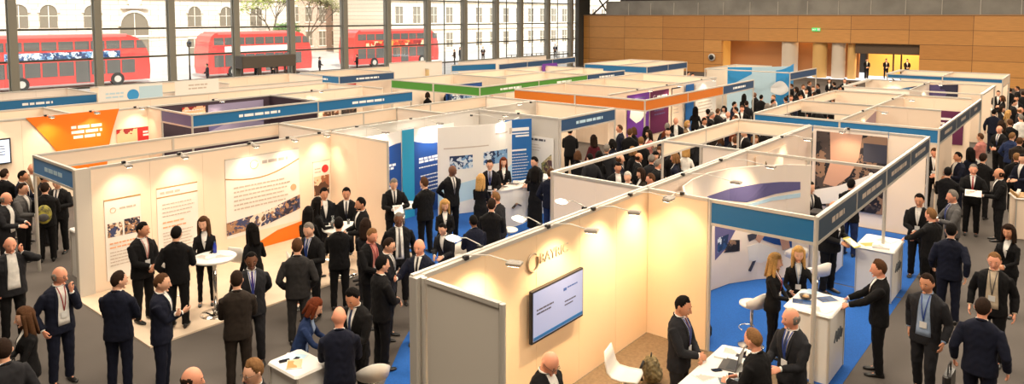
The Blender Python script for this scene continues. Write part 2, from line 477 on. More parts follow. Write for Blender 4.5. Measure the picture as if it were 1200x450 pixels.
        # collar ring, cuffs
        col = MB(); col.tube([T((nr*1.10*math.cos(a), .010+nr*1.12*math.sin(a), ztop+.014+.016*math.sin(a))) for a in np.linspace(0, 2*PI, 17)], (.008,.015), 8)
        if det:
            for (s_, e, w) in arms:
                d = (T(w)-T(e)).normalized(); cu = MB(); cu.tube([T(w)-d*.03, T(w)+d*.004], [.033 if sex == 'm' else .027]*2, 10); out['cuff'+('.001' if 'cuff' in out else '')] = (cu.mesh('cuff', True), ('shirt',))
        out[topname] = (jm, ('top',)); out['shirt'] = (vis.mesh('shirt', True), ('shirt',)); out['collar'] = (col.mesh('collar', True), ('shirt',))
    else: out[topname] = (jm, ('top',))
    if tie:
        wz = [ztop-.005+(max(zb, .97)-ztop)*k/N for k in range(N+1)]
        patch(tb, [(-(.016 if k == 0 else .012+.020*k/N), (.016 if k == 0 else .012+.020*k/N)) for k in range(N+1)] if open_ else [(-(.014+.008*k/N), .014+.008*k/N) for k in range(N)]+[(-.004, .004)], wz, .013, .012)
        out['tie'] = (tb.mesh('tie', True), ('tie',))
    if lany and det >= 0:
        l = MB(); zbg = 1.12
        for sd in (1, -1):
            zz = [ztop+.02+(zbg-ztop)*k/6 for k in range(7)]; zz[0] = ztop
            patch(l, [(sd*(.052*(1-k/6))-.006, sd*(.052*(1-k/6))+.006) for k in range(7)], zz, .019, .008)
        out['lanyard'] = (l.mesh('lanyard', True), ('lany',))
        bg = MB(); patch(bg, [(-.045,.045)]*3, [zbg+.01, zbg-.03, zbg-.075], .024, .008)
        out['badge'] = (bg.mesh('badge', False), ('badge',))
    # --- trousers / skirt
    if top != 'dress':
        b = MB()
        if sit: b.ell((0,.0,.93+dz), (.17,.14,.13), 14, 8)
        else: b.loft([sell(w*.96, d*.94, c, z) for z, w, d, c in ((.80,.172,.115,.004),(.88,.176,.122,.004),(.95,.172,.118,0),(1.05,.155,.105,0))])
        for (hp, kn, an) in legs:
            if bottom == 'skirt':
                b.loft([sell(.175,.125,0,z) for z in (.52,.80)]); break
            bo = an+Vector((0,0,-.035))
            b.tube([hp+dzv+Vector((0,0,.02)), hp.lerp(kn, .35)+dzv, kn+dzv, kn.lerp(an, .5)+dzv, bo+dzv], [.100,.096,.076,.067,.062] if sex == 'm' else [.092,.080,.056,.047,.042], 12)
            b.ell(kn+dzv, (.066,.066,.066) if sex == 'm' else (.055,)*3, 10, 6)
        nm = 'skirt' if bottom == 'skirt' else 'trousers'
        out[nm] = (remesh(b.mesh('t'), vx*1.2, 2, (.004 if det else 0, 22)), ('bottom',))
    # --- shoes
    for i, (hp, kn, an) in enumerate(legs):
        b = MB(); o = an+dzv-Vector((0, 0, .09)); q = 1 if sex == 'm' else .85
        R = []
        for y, w_, h_ in ((.075,.020,.05),(.065,.032,.085),(.03,.036,.095),(-.03,.038,.085),(-.08,.044,.06),(-.14,.046,.048),(-.185,.036,.040),(-.205,.016,.030)):
            R.append([(o.x+w_*q*math.cos(2*PI*k/12), o.y+y*q, max(.0, o.z+(h_/2)*(1+math.sin(2*PI*k/12)))) for k in range(12)])
        b.loft(R); out['shoe'+('.001' if i else '')] = (b.mesh('shoe', True), ('shoe',))
    if specs:
        b = MB()
        for sd in (1, -1):
            b.tube([TH((sd*.033+.021*math.cos(a), -.113, 1.625+.015*math.sin(a))) for a in np.linspace(0, 2*PI, 13)], .0022, 5)
            b.tube([TH((sd*.054,-.111,1.628)), TH((sd*.080,-.05,1.630)), TH((sd*.083,.01,1.628))], .002, 5)
        b.tube([TH((-.012,-.114,1.628)), TH((.012,-.114,1.628))], .0022, 5)
        out['glasses'] = (b.mesh('glasses'), ('shoe',))
    info = {'hands': [T(a[2]) for a in arms], 'parts': out}
    PROTO[key] = info
    return info
SKIN = {'fair': (224,170,140), 'pink': (228,158,128), 'tan': (204,142,108), 'brown': (112,72,50), 'dark': (70,44,32)}
HAIRC = {'black': (18,14,12), 'darkbrown': (44,30,22), 'brown': (84,56,36), 'auburn': (104,48,26), 'fairbrown': (130,94,60), 'blond': (196,152,92), 'grey': (128,120,112), 'white': (205,198,188)}
CLOTH = {'black': (15,14,16), 'navy': (18,22,40), 'charcoal': (34,34,38), 'darkgrey': (46,44,44), 'brown': (44,36,30), 'grey': (88,86,86), 'midblue': (34,48,84), 'denim': (34,52,92), 'white': (236,232,226), 'cream': (208,190,165), 'beige': (150,125,98), 'red': (150,36,40), 'pink': (200,130,120), 'lightblue': (150,170,200), 'purple': (70,50,120), 'blue': (40,70,150), 'silver': (130,130,135), 'burgundy': (80,24,34)}
def cm(kind, name):
    d = {'skin': SKIN, 'hair': HAIRC}.get(kind, CLOTH)[name]; n = kind+'_'+name
    if kind == 'skin': return mat(n, srgb(*d), .5, spec=.4)
    if kind == 'hair': return mat(n, srgb(*d), .75, spec=.12, noise_s=45, noise_a=.22, bump=.6, bscale=120)
    if kind == 'silk': return mat(n, srgb(*d), .4, bump=.3, bscale=400)
    return mat(n, srgb(*d), .85, noise_s=9, noise_a=.18, bump=.25, bscale=300, spec=.25)
WHITE_EYE = mat('eye_white', (.6,.57,.53), .3); IRIS = mat('iris', (.03,.02,.015), .2); LIPS = mat('lips', srgb(165,100,84), .5); LEATHER = mat('shoe_leather', (.012,.011,.011), .35)
BADGE = mat('badge_card', (.75,.74,.72), .4)
PEOPLE = []
def person(px, py, face=0, label='', h=1.76, skin='fair', hairc='darkbrown', topc='black', botc=None, shirtc='white', tiec='navy', lanyc='blue', group=None, at=None, zhead=None, **k):
    """px,py = where the crown of the head shows in the photograph; h = stature; face: 0 towards the photographer, 90 to the right, 180 away."""
    pr = person_proto(**k)
    s = h/1.785
    if at: g = Vector((at[0], at[1], 0))
    else: g = atZ(px, py, zhead or h); g.z = 0
    tc = Vector((-g.x, -g.y, 0)).normalized(); rt = Vector((-tc.y, tc.x, 0))   # rt = to the right of the picture
    a = math.radians(face); fv = tc*math.cos(a)+rt*math.sin(a)
    rz = math.atan2(fv.x, -fv.y)           # model faces -Y
    root = empty('person', (g.x, g.y, GZ(g.x, g.y)), rz, label, 'person', group); root.scale = (s, s, s)
    cols = {'skin': cm('skin', skin), 'white': WHITE_EYE, 'eye': IRIS, 'hair': cm('hair', hairc), 'lips': LIPS, 'top': cm('cloth', topc), 'bottom': cm('cloth', botc or (topc if topc in ('black', 'navy', 'charcoal', 'darkgrey', 'brown') else 'black')),
            'shirt': cm('cloth', shirtc), 'tie': cm('silk', tiec), 'lany': cm('silk', lanyc), 'badge': BADGE, 'shoe': LEATHER}
    for nm, (me, slots) in pr['parts'].items():
        if not len(me.materials):
            for sl in slots: me.materials.append(cols[sl])
        o = link(nm.split('.')[0], me, root)
        for i, sl in enumerate(slots):
            o.material_slots[i].link = 'OBJECT'; o.material_slots[i].material = cols[sl]
    M = Matrix.Translation(root.location) @ Matrix.Rotation(rz, 4, 'Z') @ Matrix.Scale(s, 4)
    PEOPLE.append((root, M, pr))
    return root, M, pr
GZ = lambda x, y: 0.0
# ---------------------------------------------------------------- colours of the place
ALU = mat('aluminium_profile', srgb(205,200,192), .38, .35)
WHITE = mat('white_panel', srgb(241,227,215), .55, bump=.05, bscale=30)
WARM = mat('ivory_panel', srgb(243,222,200), .55, bump=.05, bscale=30)
GREYP = mat('pale_grey_panel', srgb(205,198,188), .6)
LAMW = mat('white_laminate', srgb(236,232,226), .3)
PLASTIC = mat('white_plastic', srgb(238,232,224), .25)
CHROME = mat('chrome', (.75,.74,.72), .12, 1.)
DARK = mat('black_plastic', (.012,.012,.014), .35)
BLUE = mat('fascia_blue', srgb(18,104,158), .5); DBLUE = mat('fascia_dark_blue', srgb(34,72,112), .5); NAVYP = mat('fascia_slate', srgb(52,72,92), .5)
GREEN = mat('fascia_green', srgb(70,140,46), .5); ORANGE = mat('fascia_orange', srgb(206,112,24), .5)
BRIGHTO = mat('orange_print', srgb(244,120,14), .5); TEAL = mat('teal_print', srgb(40,150,190), .5); PBLUE = mat('royal_blue_print', srgb(24,70,140), .5)
MBLUE = mat('mid_blue_print', srgb(28,100,170), .5); SKYB = mat('sky_blue_print', srgb(50,150,215), .45); PALEB = mat('pale_blue_print', srgb(185,215,232), .5)
LILAC = mat('slate_violet_print', srgb(96,92,138), .5); PURPLE = mat('purple_print', srgb(104,50,150), .5); MAROON = mat('plum_print', srgb(92,26,72), .5); REDP = mat('red_print', srgb(196,44,44), .5)
TXTW = mat('white_ink', srgb(240,240,240), .5); TXTG = mat('grey_ink', srgb(196,182,170), .5); TXTO = mat('orange_ink', srgb(232,172,132), .5); TXTD = mat('dark_ink', srgb(60,60,72), .5); GOLD = mat('bronze_ink', srgb(176,136,84), .4)
PAPER = mat('paper', srgb(235,232,226), .6)
def photo(name, cols, s=6.):
    if name in MATS: return MATS[name]
    m = bpy.data.materials.new(name); m.use_nodes = True; nt = m.node_tree; b = nt.nodes['Principled BSDF']
    tc = nt.nodes.new('ShaderNodeTexCoord'); v = nt.nodes.new('ShaderNodeTexVoronoi'); n = nt.nodes.new('ShaderNodeTexNoise')
    v.inputs['Scale'].default_value = s; n.inputs['Scale'].default_value = s*.8; n.inputs['Detail'].default_value = 3
    mx = nt.nodes.new('ShaderNodeMix'); mx.data_type = 'RGBA'; mx.inputs[0].default_value = .5
    nt.links.new(tc.outputs['Object'], n.inputs['Vector']); nt.links.new(tc.outputs['Object'], mx.inputs[6]); nt.links.new(n.outputs['Color'], mx.inputs[7])
    nt.links.new(mx.outputs[2], v.inputs['Vector'])
    r = nt.nodes.new('ShaderNodeValToRGB'); r.color_ramp.interpolation = 'CONSTANT'
    sp = nt.nodes.new('ShaderNodeSeparateColor'); nt.links.new(v.outputs['Color'], sp.inputs[0]); nt.links.new(sp.outputs[0], r.inputs['Fac'])
    while len(r.color_ramp.elements) < len(cols): r.color_ramp.elements.new(.5)
    for i, c in enumerate(cols):
        r.color_ramp.elements[i].position = i/len(cols); r.color_ramp.elements[i].color = (*srgb(*c), 1)
    nt.links.new(r.outputs['Color'], b.inputs['Base Color']); b.inputs['Roughness'].default_value = .45
    MATS[name] = m; return m
PH_OFFICE = photo('photo_meeting', [(40,40,60),(170,130,100),(230,215,200),(60,70,110),(120,90,70)], 9)
PH_DINE = photo('photo_table', [(200,150,110),(90,60,45),(235,205,175),(160,100,70)], 6)
PH_BLUE = photo('photo_blue_tone', [(30,70,120),(120,160,200),(20,45,85),(210,220,230)], 7)
PH_GREY = photo('photo_pale', [(225,215,205),(190,180,172),(240,232,224),(150,145,150)], 4)
PH_DARK = photo('photo_dark', [(30,28,34),(70,60,58),(140,110,90),(20,20,26)], 6)
PH_NIGHT = photo('photo_city_dusk', [(40,40,90),(80,70,120),(60,110,150),(30,30,60)], 2)
PH_RED = photo('photo_red_tone', [(190,50,40),(230,140,70),(240,190,150),(140,40,40)], 3)
PH_GREEN = photo('photo_plants', [(60,80,40),(150,140,90),(200,180,140),(90,60,60)], 8)

# ---------------------------------------------------------------- the hall
def nodes(m): return m.node_tree, m.node_tree.nodes, m.node_tree.links
fm = mat('floor_carpet', srgb(112,104,98), .9)
nt, N, L = nodes(fm); b = N['Principled BSDF']; tc = N.new('ShaderNodeTexCoord')
n1 = N.new('ShaderNodeTexNoise'); n1.inputs['Scale'].default_value = .5; n2 = N.new('ShaderNodeTexNoise'); n2.inputs['Scale'].default_value = 120; n2.inputs['Detail'].default_value = 6
mx = N.new('ShaderNodeMix'); mx.inputs[0].default_value = .5
L.new(tc.outputs['Object'], n1.inputs['Vector']); L.new(tc.outputs['Object'], n2.inputs['Vector'])
L.new(n1.outputs['Fac'], mx.inputs[2]); L.new(n2.outputs['Fac'], mx.inputs[3])
r = N.new('ShaderNodeValToRGB'); r.color_ramp.elements[0].position = .3; r.color_ramp.elements[1].position = .7
r.color_ramp.elements[0].color = (*srgb(80,75,72), 1); r.color_ramp.elements[1].color = (*srgb(108,101,96), 1)
L.new(mx.outputs[0], r.inputs['Fac']); L.new(r.outputs['Color'], b.inputs['Base Color']); b.inputs['Specular IOR Level'].default_value = .2
structure(MB().box(-14, 65, -22, 44, -.2, 0).build('floor', fm))
CEIL = mat('ceiling_grey', srgb(120,118,114), .9)
structure(MB().box(-14, 75, -22, 44.6, 11.5, 11.8).build('ceiling', CEIL))
structure(MB().box(-14.3, -14, -22, 44, 0, 11.5).build('wall_rear', CEIL))
structure(MB().box(-14, 75, -22.3, -22, 0, 11.5).build('wall_right', mat('right_wall_paint', srgb(170,150,125), .8)))
# timber wall at the far end, with openings
wd = mat('timber_panelling', srgb(196,138,74), .45); nt, N, L = nodes(wd); b = N['Principled BSDF']
tc = N.new('ShaderNodeTexCoord'); sp = N.new('ShaderNodeSeparateXYZ'); cb = N.new('ShaderNodeCombineXYZ'); L.new(tc.outputs['Object'], sp.inputs[0])
L.new(sp.outputs['Y'], cb.inputs['X']); L.new(sp.outputs['Z'], cb.inputs['Y'])
mp = N.new('ShaderNodeMapping'); mp.inputs['Location'].default_value = (1.5, -5.46+1.165*5, 0); L.new(cb.outputs[0], mp.inputs[0])
bk = N.new('ShaderNodeTexBrick'); bk.offset = 0; bk.inputs['Scale'].default_value = 1; bk.inputs['Brick Width'].default_value = 4.4; bk.inputs['Row Height'].default_value = 1.165
bk.inputs['Mortar Size'].default_value = .018; bk.inputs['Color1'].default_value = (*srgb(224,160,86), 1); bk.inputs['Color2'].default_value = (*srgb(204,140,70), 1); bk.inputs['Mortar'].default_value = (*srgb(110,74,40), 1)
L.new(mp.outputs[0], bk.inputs['Vector'])
ns = N.new('ShaderNodeTexNoise'); m2 = N.new('ShaderNodeMapping'); m2.inputs['Scale'].default_value = (.6, 14, 1); L.new(cb.outputs[0], m2.inputs[0]); L.new(m2.outputs[0], ns.inputs['Vector']); ns.inputs['Scale'].default_value = 2
mu = N.new('ShaderNodeMix'); mu.data_type = 'RGBA'; mu.blend_type = 'MULTIPLY'; mu.inputs[0].default_value = .45
L.new(bk.outputs['Color'], mu.inputs[6]); L.new(ns.outputs['Fac'], mu.inputs[7]); L.new(mu.outputs[2], b.inputs['Base Color'])
w = MB()
w.box(65, 65.4, 27.5, 43.2, 0, 5.46); w.box(65, 65.4, -22, 10.9, 0, 5.46); w.box(65, 65.4, 10.9, 27.5, 3.1, 5.46)
structure(w.build('wall_back', wd))
structure(MB().box(64.9, 65.5, -22, 43.2, 5.46, 5.54).build('trim_1', mat('oak_cap', srgb(170,130,90), .5)))
pp = mat('grey_parapet_metal', srgb(150,146,138), .6, noise_s=.6, noise_a=.2)
structure(MB().box(66.0, 66.2, -22, 41.0, 5.5, 7.0).build('wall_parapet', pp))
for i, y in enumerate([38.2-2.6*q for q in range(17)]):
    structure(MB().box(65.94, 66.0, y-.03, y+.03, 5.5, 6.75).build('trim_%d' % (i+2), mat('parapet_joint', srgb(196,190,180), .5)))
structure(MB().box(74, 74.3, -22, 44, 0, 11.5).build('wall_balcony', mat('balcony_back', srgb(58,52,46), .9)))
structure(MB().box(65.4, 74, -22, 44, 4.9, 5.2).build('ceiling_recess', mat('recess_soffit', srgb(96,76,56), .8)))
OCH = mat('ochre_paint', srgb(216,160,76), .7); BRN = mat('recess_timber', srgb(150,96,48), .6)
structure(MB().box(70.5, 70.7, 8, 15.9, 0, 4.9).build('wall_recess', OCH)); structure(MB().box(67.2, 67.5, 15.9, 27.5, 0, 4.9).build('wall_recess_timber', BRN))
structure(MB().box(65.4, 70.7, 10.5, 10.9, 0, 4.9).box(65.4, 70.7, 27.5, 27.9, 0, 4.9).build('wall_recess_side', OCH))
structure(MB().box(65.4, 66.2, 10.9, 15.8, 2.25, 3.1).build('trim_12', mat('bronze_header', srgb(86,66,46), .6)))
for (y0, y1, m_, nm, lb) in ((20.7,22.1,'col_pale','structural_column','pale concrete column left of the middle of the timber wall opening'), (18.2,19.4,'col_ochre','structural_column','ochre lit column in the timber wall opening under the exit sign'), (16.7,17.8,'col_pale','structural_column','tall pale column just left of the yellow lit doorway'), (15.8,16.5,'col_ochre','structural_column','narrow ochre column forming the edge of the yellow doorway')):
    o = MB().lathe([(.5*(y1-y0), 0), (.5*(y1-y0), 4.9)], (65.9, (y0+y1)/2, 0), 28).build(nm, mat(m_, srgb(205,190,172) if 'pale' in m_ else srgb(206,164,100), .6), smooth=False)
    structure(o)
# doorway framing: dark glazed door set at the right part of the recess
dr = MB()
for y in (11.0, 12.6, 13.2, 15.3): dr.box(67.5, 67.6, y, y+.12, 0, 2.3)
dr.box(67.5, 67.6, 11.0, 15.42, 2.2, 2.32)
structure(dr.build('door_1', mat('dark_bronze', srgb(60,44,30), .5)))
e = empty('exit_sign', (64.9, 18.9, 4.25), 0, 'green exit sign mounted high on the timber wall', 'exit sign')
MB().box(-.06, .06, -.34, .34, -.14, .14).build('sign_box', mat('exit_green', srgb(60,160,90), .4, emit=srgb(60,190,100), estr=.8), e)
b_ = MB(); b_.box(-.07, -.06, .12, .3, -.05, .05); b_.loft([[(-.07,.10,-.11),(-.07,.10,.11),(-.07,-.02,0)], [(-.06,.10,-.11),(-.06,.10,.11),(-.06,-.02,0)]]); b_.box(-.07,-.06,-.32,-.12,-.1,.1)
b_.build('pictogram', TXTW, e)
e = empty('wall_speaker', (64.85, 27.9, 2.0), 0, 'round dark speaker on the timber wall left of the openings', 'speaker')
g = atX(834, 67, 64.85); e.location = g
MB().ell((0,0,0), (.12,.36,.36), 20, 12).build('housing', ALU, e, True); MB().ell((-.06,0,0), (.08,.26,.26), 20, 12).build('grille', DARK, e, True)

# glazed facade
STEEL = mat('facade_steel', srgb(138,134,122), .5, .3); STEELD = mat('facade_transom', srgb(78,76,70), .5, .3)
XM = [.99*q for q in (7.9, 12.28, 16.4, 20.58, 24.84, 29.05, 33.65, 37.92, 42.35, 46.9, 51.3, 55.0, 59.5, 63.7)]
fac = MB()
for i, x in enumerate(XM):
    o = MB(); wv = .19
    o.box(x-wv, x+wv, 43.35, 43.75, 0, 11.5); o.box(x-.07, x+.07, 43.75, 44.0, 0, 11.5)
    o.box(x-wv-.05, x-wv, 43.5, 43.6, 0, 11.5)
    for z in (3.0, 4.68, 6.72): o.box(x-.28, x+.28, 43.62, 43.72, z-.05, z+.05)
    structure(o.build('window_mullion', STEEL))
for i, z in enumerate((1.4, 3.0, 4.68, 6.72, 8.7)):
    structure(MB().box(-14, 66.5, 43.72, 43.86, z-.055, z+.055).build('window_transom', STEELD))
for i in range(8, len(XM)-1):
    xm = (XM[i]+XM[i+1])/2
    structure(MB().box(xm-.03, xm+.03, 43.8, 43.88, 0, 11.5).build('window_glazing_bar', STEELD))
structure(MB().box(64.2, 66.4, 43.3, 43.8, 0, 11.5).build('wall_corner', mat('corner_grey', srgb(70,68,62), .7)))
gl = bpy.data.materials.new('facade_glass'); gl.use_nodes = True; nt, N, L = nodes(gl); N.clear()
out = N.new('ShaderNodeOutputMaterial'); ms = N.new('ShaderNodeMixShader'); tr = N.new('ShaderNodeBsdfTransparent'); gg = N.new('ShaderNodeBsdfGlossy'); gg.inputs['Roughness'].default_value = .02; tr.inputs['Color'].default_value = (.97,.98,.97,1)
ms.inputs[0].default_value = .06; L.new(tr.outputs[0], ms.inputs[1]); L.new(gg.outputs[0], ms.inputs[2]); L.new(ms.outputs[0], out.inputs[0])
for i in range(len(XM)-1):
    structure(MB().box(XM[i], XM[i+1], 43.92, 43.935, 0, 11.5).build('window_%d' % (i+1), gl))
structure(MB().box(-14, XM[0], 43.6, 44, 0, 11.5).build('wall_left', CEIL))
# revolving door drum inside the facade
e = empty('entrance_door', (26.35, 43.0, 0), 0, 'bronze framed entrance door lobby below the second bus', 'door')
MB().bbox(-2.0, 2.0, -.6, .35, 2.02, 2.82, .05).build('canopy', mat('canopy_bronze', srgb(84,74,64), .6), e)
for x in (-1.95, -.75, -.65, .6, 1.2, 1.9): MB().box(x-.06, x+.06, -.5, -.38, 0, 2.02).build('door_frame', mat('door_bronze', srgb(70,58,50), .5), e)
MB().box(-1.95, 1.9, -.5, -.4, .0, .15).build('threshold', STEELD, e)
# truss in the far corner, seen below the roof
TR = mat('truss_grey', srgb(92,90,84), .6)
e = empty('roof_truss', (66.5, 42.5, 5.5), 0, 'grey steel truss in the corner above the timber wall', 'truss')
for p, q, r_ in (((0,.5,0.1),(0,-1.5,1.7),.14), ((0,-1.5,0.1),(0,-.3,1.7),.14), ((0,-1.6,.15),(0,-3.6,1.6),.12), ((0,1.2,.1),(0,-4,.1),.16)):
    MB().bar(p, q, r_, r_).build('strut', TR, e)

# ---------------------------------------------------------------- outside
ST = mat('pavement_stone', srgb(190,184,176), .9, noise_s=.4, noise_a=.1)
structure(MB().box(-40, 140, 44, 120, -.25, -.05).build('ground_street', ST))
stone = mat('portland_stone', srgb(226,214,196), .85); nt, N, L = nodes(stone); b = N['Principled BSDF']
tc = N.new('ShaderNodeTexCoord'); sp = N.new('ShaderNodeSeparateXYZ'); cb = N.new('ShaderNodeCombineXYZ'); L.new(tc.outputs['Object'], sp.inputs[0]); L.new(sp.outputs['X'], cb.inputs['X']); L.new(sp.outputs['Z'], cb.inputs['Y'])
bk = N.new('ShaderNodeTexBrick'); bk.inputs['Scale'].default_value = 1; bk.inputs['Brick Width'].default_value = 1.6; bk.inputs['Row Height'].default_value = .55; bk.inputs['Mortar Size'].default_value = .03
bk.inputs['Color1'].default_value = (*srgb(230,218,200), 1); bk.inputs['Color2'].default_value = (*srgb(222,208,188), 1); bk.inputs['Mortar'].default_value = (*srgb(176,162,144), 1)
L.new(cb.outputs[0], bk.inputs['Vector']); L.new(bk.outputs['Color'], b.inputs['Base Color'])
WIN = mat('dark_window_glass', srgb(128,120,106), .2); FR = mat('pale_window_surround', srgb(235,226,210), .8)
def arched(e, x, z0, w, h, y=0, name='arched_window'):
    n = 10; pts = [(x-w/2, z0), (x+w/2, z0)]+[(x+w/2*math.cos(a), z0+h-w/2+w/2*math.sin(a)) for a in np.linspace(0, PI, n)]
    MB().loft([[(p[0], y-.06, p[1]) for p in pts], [(p[0], y+.1, p[1]) for p in pts]]).build(name, WIN, e)
    s_ = MB(); s_.tube([(x+(w/2+.12)*math.cos(a), y-.12, z0+h-w/2+(w/2+.12)*math.sin(a)) for a in np.linspace(0, PI, n)], (.1,.14), 6); f = s_.build('window_surround', FR, e)
    MB().box(x-.03, x+.03, y-.1, y-.05, z0, z0+h-.1).box(x-w/2, x+w/2, y-.1, y-.05, z0+h*.5, z0+h*.5+.05).build('glazing_bar', FR, e)
def rectwin(e, x, z0, w, h, y=0):
    MB().box(x-w/2, x+w/2, y-.05, y+.1, z0, z0+h).build('window', WIN, e)
    MB().box(x-w/2-.14, x+w/2+.14, y-.14, y+.02, z0+h, z0+h+.2).box(x-w/2-.14, x+w/2+.14, y-.16, y+.02, z0-.16, z0).box(x-.03, x+.03, y-.09, y-.04, z0, z0+h).box(x-w/2, x+w/2, y-.09, y-.04, z0+h/2, z0+h/2+.05).build('window_surround', FR, e)
YB = 78
e = empty('stone_building', (0, YB, 0), 0, 'cream stone building with arched windows behind the two left buses', 'building')
MB().box(14, 52, 0, 14, -.1, 16).build('wall', stone, e)
MB().box(14, 52, -.35, 0, 7.3, 7.7).box(14, 52, -.2, 0, 3.2, 3.4).box(14, 52, -.25, 0, -.1, 1.0).build('cornice', FR, e)
for px in (22, 57, 108, 228, 265, 300):
    g = atY(px, 28, YB); arched(e, g.x, 4.3, 1.5, 2.2)
for px in (22, 57, 108, 228, 265):
    g = atY(px, 60, YB); rectwin(e, g.x, .9, 1.3, 2.0)
g = atY(157, 30, YB); arched(e, g.x, .2, 2.8, 5.6, -.1, 'portal')
MB().ell((g.x, -.4, 7.0), (.7,.3,.8), 12, 8).box(g.x-1.3, g.x+1.3, -.5, 0, 6.2, 6.5).build('crest', FR, e)
brick = mat('pink_brick', srgb(204,176,158), .9, noise_s=3, noise_a=.15)
e = empty('brick_building', (0, YB+15, 0), 0, 'pinkish brick building beyond the trees right of second bus', 'building')
MB().box(50, 74, 0, 12, -.1, 15).build('wall', brick, e)
for k in range(9):
    rectwin(e, 52.5+k*2.4, 4.6, 1.1, 2.2); rectwin(e, 52.5+k*2.4, .9, 1.1, 2.2)
e = empty('white_building', (0, YB-1, 0), 0, 'pale classical building with tall sash windows behind the third bus', 'building')
MB().box(66, 132, 0, 12, -.1, 16).build('wall', stone, e)
MB().box(66, 132, -.3, 0, 3.5, 3.8).box(66, 132, -.35, 0, 7.6, 8).build('cornice', FR, e)
for k in range(19): rectwin(e, 68.5+k*3.4, 4.4, 1.35, 2.4); rectwin(e, 68.5+k*3.4, .7, 1.3, 2.2)
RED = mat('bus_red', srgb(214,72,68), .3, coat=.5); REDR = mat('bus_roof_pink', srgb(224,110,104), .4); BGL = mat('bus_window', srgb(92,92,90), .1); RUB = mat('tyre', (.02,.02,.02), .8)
def bus(x0, x1, y, label, ad, flip=False):
    Lx = x1-x0; e = empty('double_decker_bus', (x0, y, -.05), 0, label, 'bus', 'red double deckers on the street')
    pr = [(.1,.35),(0,1.2),(.05,2.6),(.35,3.7),(1.2,4.0)] 
    side = [(0.15,.35),(.02,1.0),(.05,2.2),(.18,3.2),(.4,3.7),(.7,3.92),(1.0,3.98),(Lx-2.3,4.02),(Lx-1.6,3.96),(Lx-1.05,3.78),(Lx-.62,3.45),(Lx-.32,3.0),(Lx-.14,2.5),(Lx-.04,1.9),(Lx,1.4),(Lx-.02,.9),(Lx-.08,.35)]
    MB().loft([[(p[0], yy, p[1]) for p in side] for yy in (0, 2.5)]).build('bodywork', RED, e)
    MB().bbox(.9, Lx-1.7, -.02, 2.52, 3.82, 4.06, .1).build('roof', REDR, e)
    n = 9
    for lvl, (z0, z1) in enumerate(((.95, 2.02), (2.9, 3.55))):
        for k in range(n):
            a = .6+(Lx-1.7)*k/n; c = a+(Lx-1.7)/n-.12
            if lvl == 0 and k in (5,): MB().box(a, c, -.03, .03, .4, 2.05).build('door', BGL, e); continue
            MB().box(a, c, -.03, .03, z0, z1).build('window', BGL, e)
    MB().loft([[(Lx-1.05, yy, 2.9), (Lx-.28, yy, 2.9), (Lx-.62, yy, 3.5), (Lx-1.05, yy, 3.55)] for yy in (-.03, .05)]).build('window', BGL, e)
    MB().box(1.6, Lx-2.3, -.035, .02, 2.2, 2.75).build('advert_panel', ad, e)
    for wx in (Lx*.22, Lx*.78):
        o = MB(); o.loft([[(wx+.5*math.cos(a), yy, .5+.5*math.sin(a)) for a in np.linspace(0, 2*PI, 20)[:-1]] for yy in (-.06, .3)]); wv = o.build('wheel', RUB, e)
        o = MB(); o.loft([[(wx+.26*math.cos(a), yy, .5+.26*math.sin(a)) for a in np.linspace(0, 2*PI, 16)[:-1]] for yy in (-.09, -.05)]); o.build('hub', ALU, wv)
    MB().ell((Lx-.05, .4, .75), (.06,.2,.12), 8, 6).build('headlamp', LAMW, e)
    return e
bus(14.6, 26.3, 60, 'red double decker bus with long blue advert, leftmost behind the glass', PH_BLUE)
bus(31.2, 41.9, 60, 'red double decker bus with white advert, middle one behind the door lobby', LAMW)
bus(47.0, 59.5, 60, 'red double decker bus nearest the white building, rightmost of the three', PH_RED)
# trees
LEAF = mat('spring_leaves', srgb(150,158,84), .8, noise_s=3, noise_a=.4); BARK = mat('bark', srgb(110,98,84), .9)
def tree(x, y, h, r, label, seed, leaf=LEAF):
    R = random.Random(seed); e = empty('street_tree', (x, y, -.05), 0, label, 'tree')
    t = MB(); tips = []
    def br(p, d, L_, rad, lv):
        q = p+d*L_; t.tube([p, (p+q)/2+Vector((R.uniform(-.1,.1),)*3)*L_*.3, q], [rad, rad*.8, rad*.55], 6)
        if lv == 0: tips.append(q); return
        for _ in range(3):
            nd = (d+Vector((R.uniform(-.8,.8), R.uniform(-.8,.8), R.uniform(-.1,.6)))).normalized(); br(q, nd, L_*.68, rad*.55, lv-1)
    br(Vector((0,0,0)), Vector((0,0,1)), h*.36, .2, 4); t.build('trunk', BARK, e)
    lf = MB()
    for q in tips:
        for _ in range(16):
            c = q+Vector((R.gauss(0,.4), R.gauss(0,.4), R.gauss(0,.35)))*r/2.5; a = Vector((R.uniform(-1,1), R.uniform(-1,1), R.uniform(-1,1))).normalized()*.14; bb = a.orthogonal().normalized()*.09
            lf.add([c-a, c+bb, c+a, c-bb], [(0,1,2,3)])
    f = lf.build('foliage', leaf, e); return e
tree(44.5, 71, 9, 2.8, 'yellow green street tree right behind the second bus', 1)
tree(50.5, 73, 8.5, 2.4, 'sparse street tree in front of the pink brick building', 2, mat('dull_leaves', srgb(140,134,92), .8))
tree(43.0, 66, 4.6, 1.8, 'small leafy tree by the front end of the second bus', 3, mat('green_leaves', srgb(104,132,80), .8))
for i, (x, y, lb) in enumerate(((27.6, 56, 'dark street lamp post between first and second bus'), (77, 62, 'dark street lamp post far right behind the glass'))):
    e = empty('street_lamp', (x, y, 0), 0, lb, 'street lamp')
    MB().tube([(0,0,0),(0,0,.6),(0,0,2.9)], [.13,.07,.05], 8).build('post', DARK, e); MB().lathe([(.04,2.9),(.16,3.0),(.2,3.3),(.05,3.5)], n=8).build('lantern', DARK, e)
e = empty('street_railing', (60, 50, 0), 0, 'dark bollards and railing on the pavement outside the right windows', 'railing')
for k in range(26): MB().tube([(k*.9,0,0),(k*.9,0,1.15)], .045, 6).build('railing_post', DARK, e)
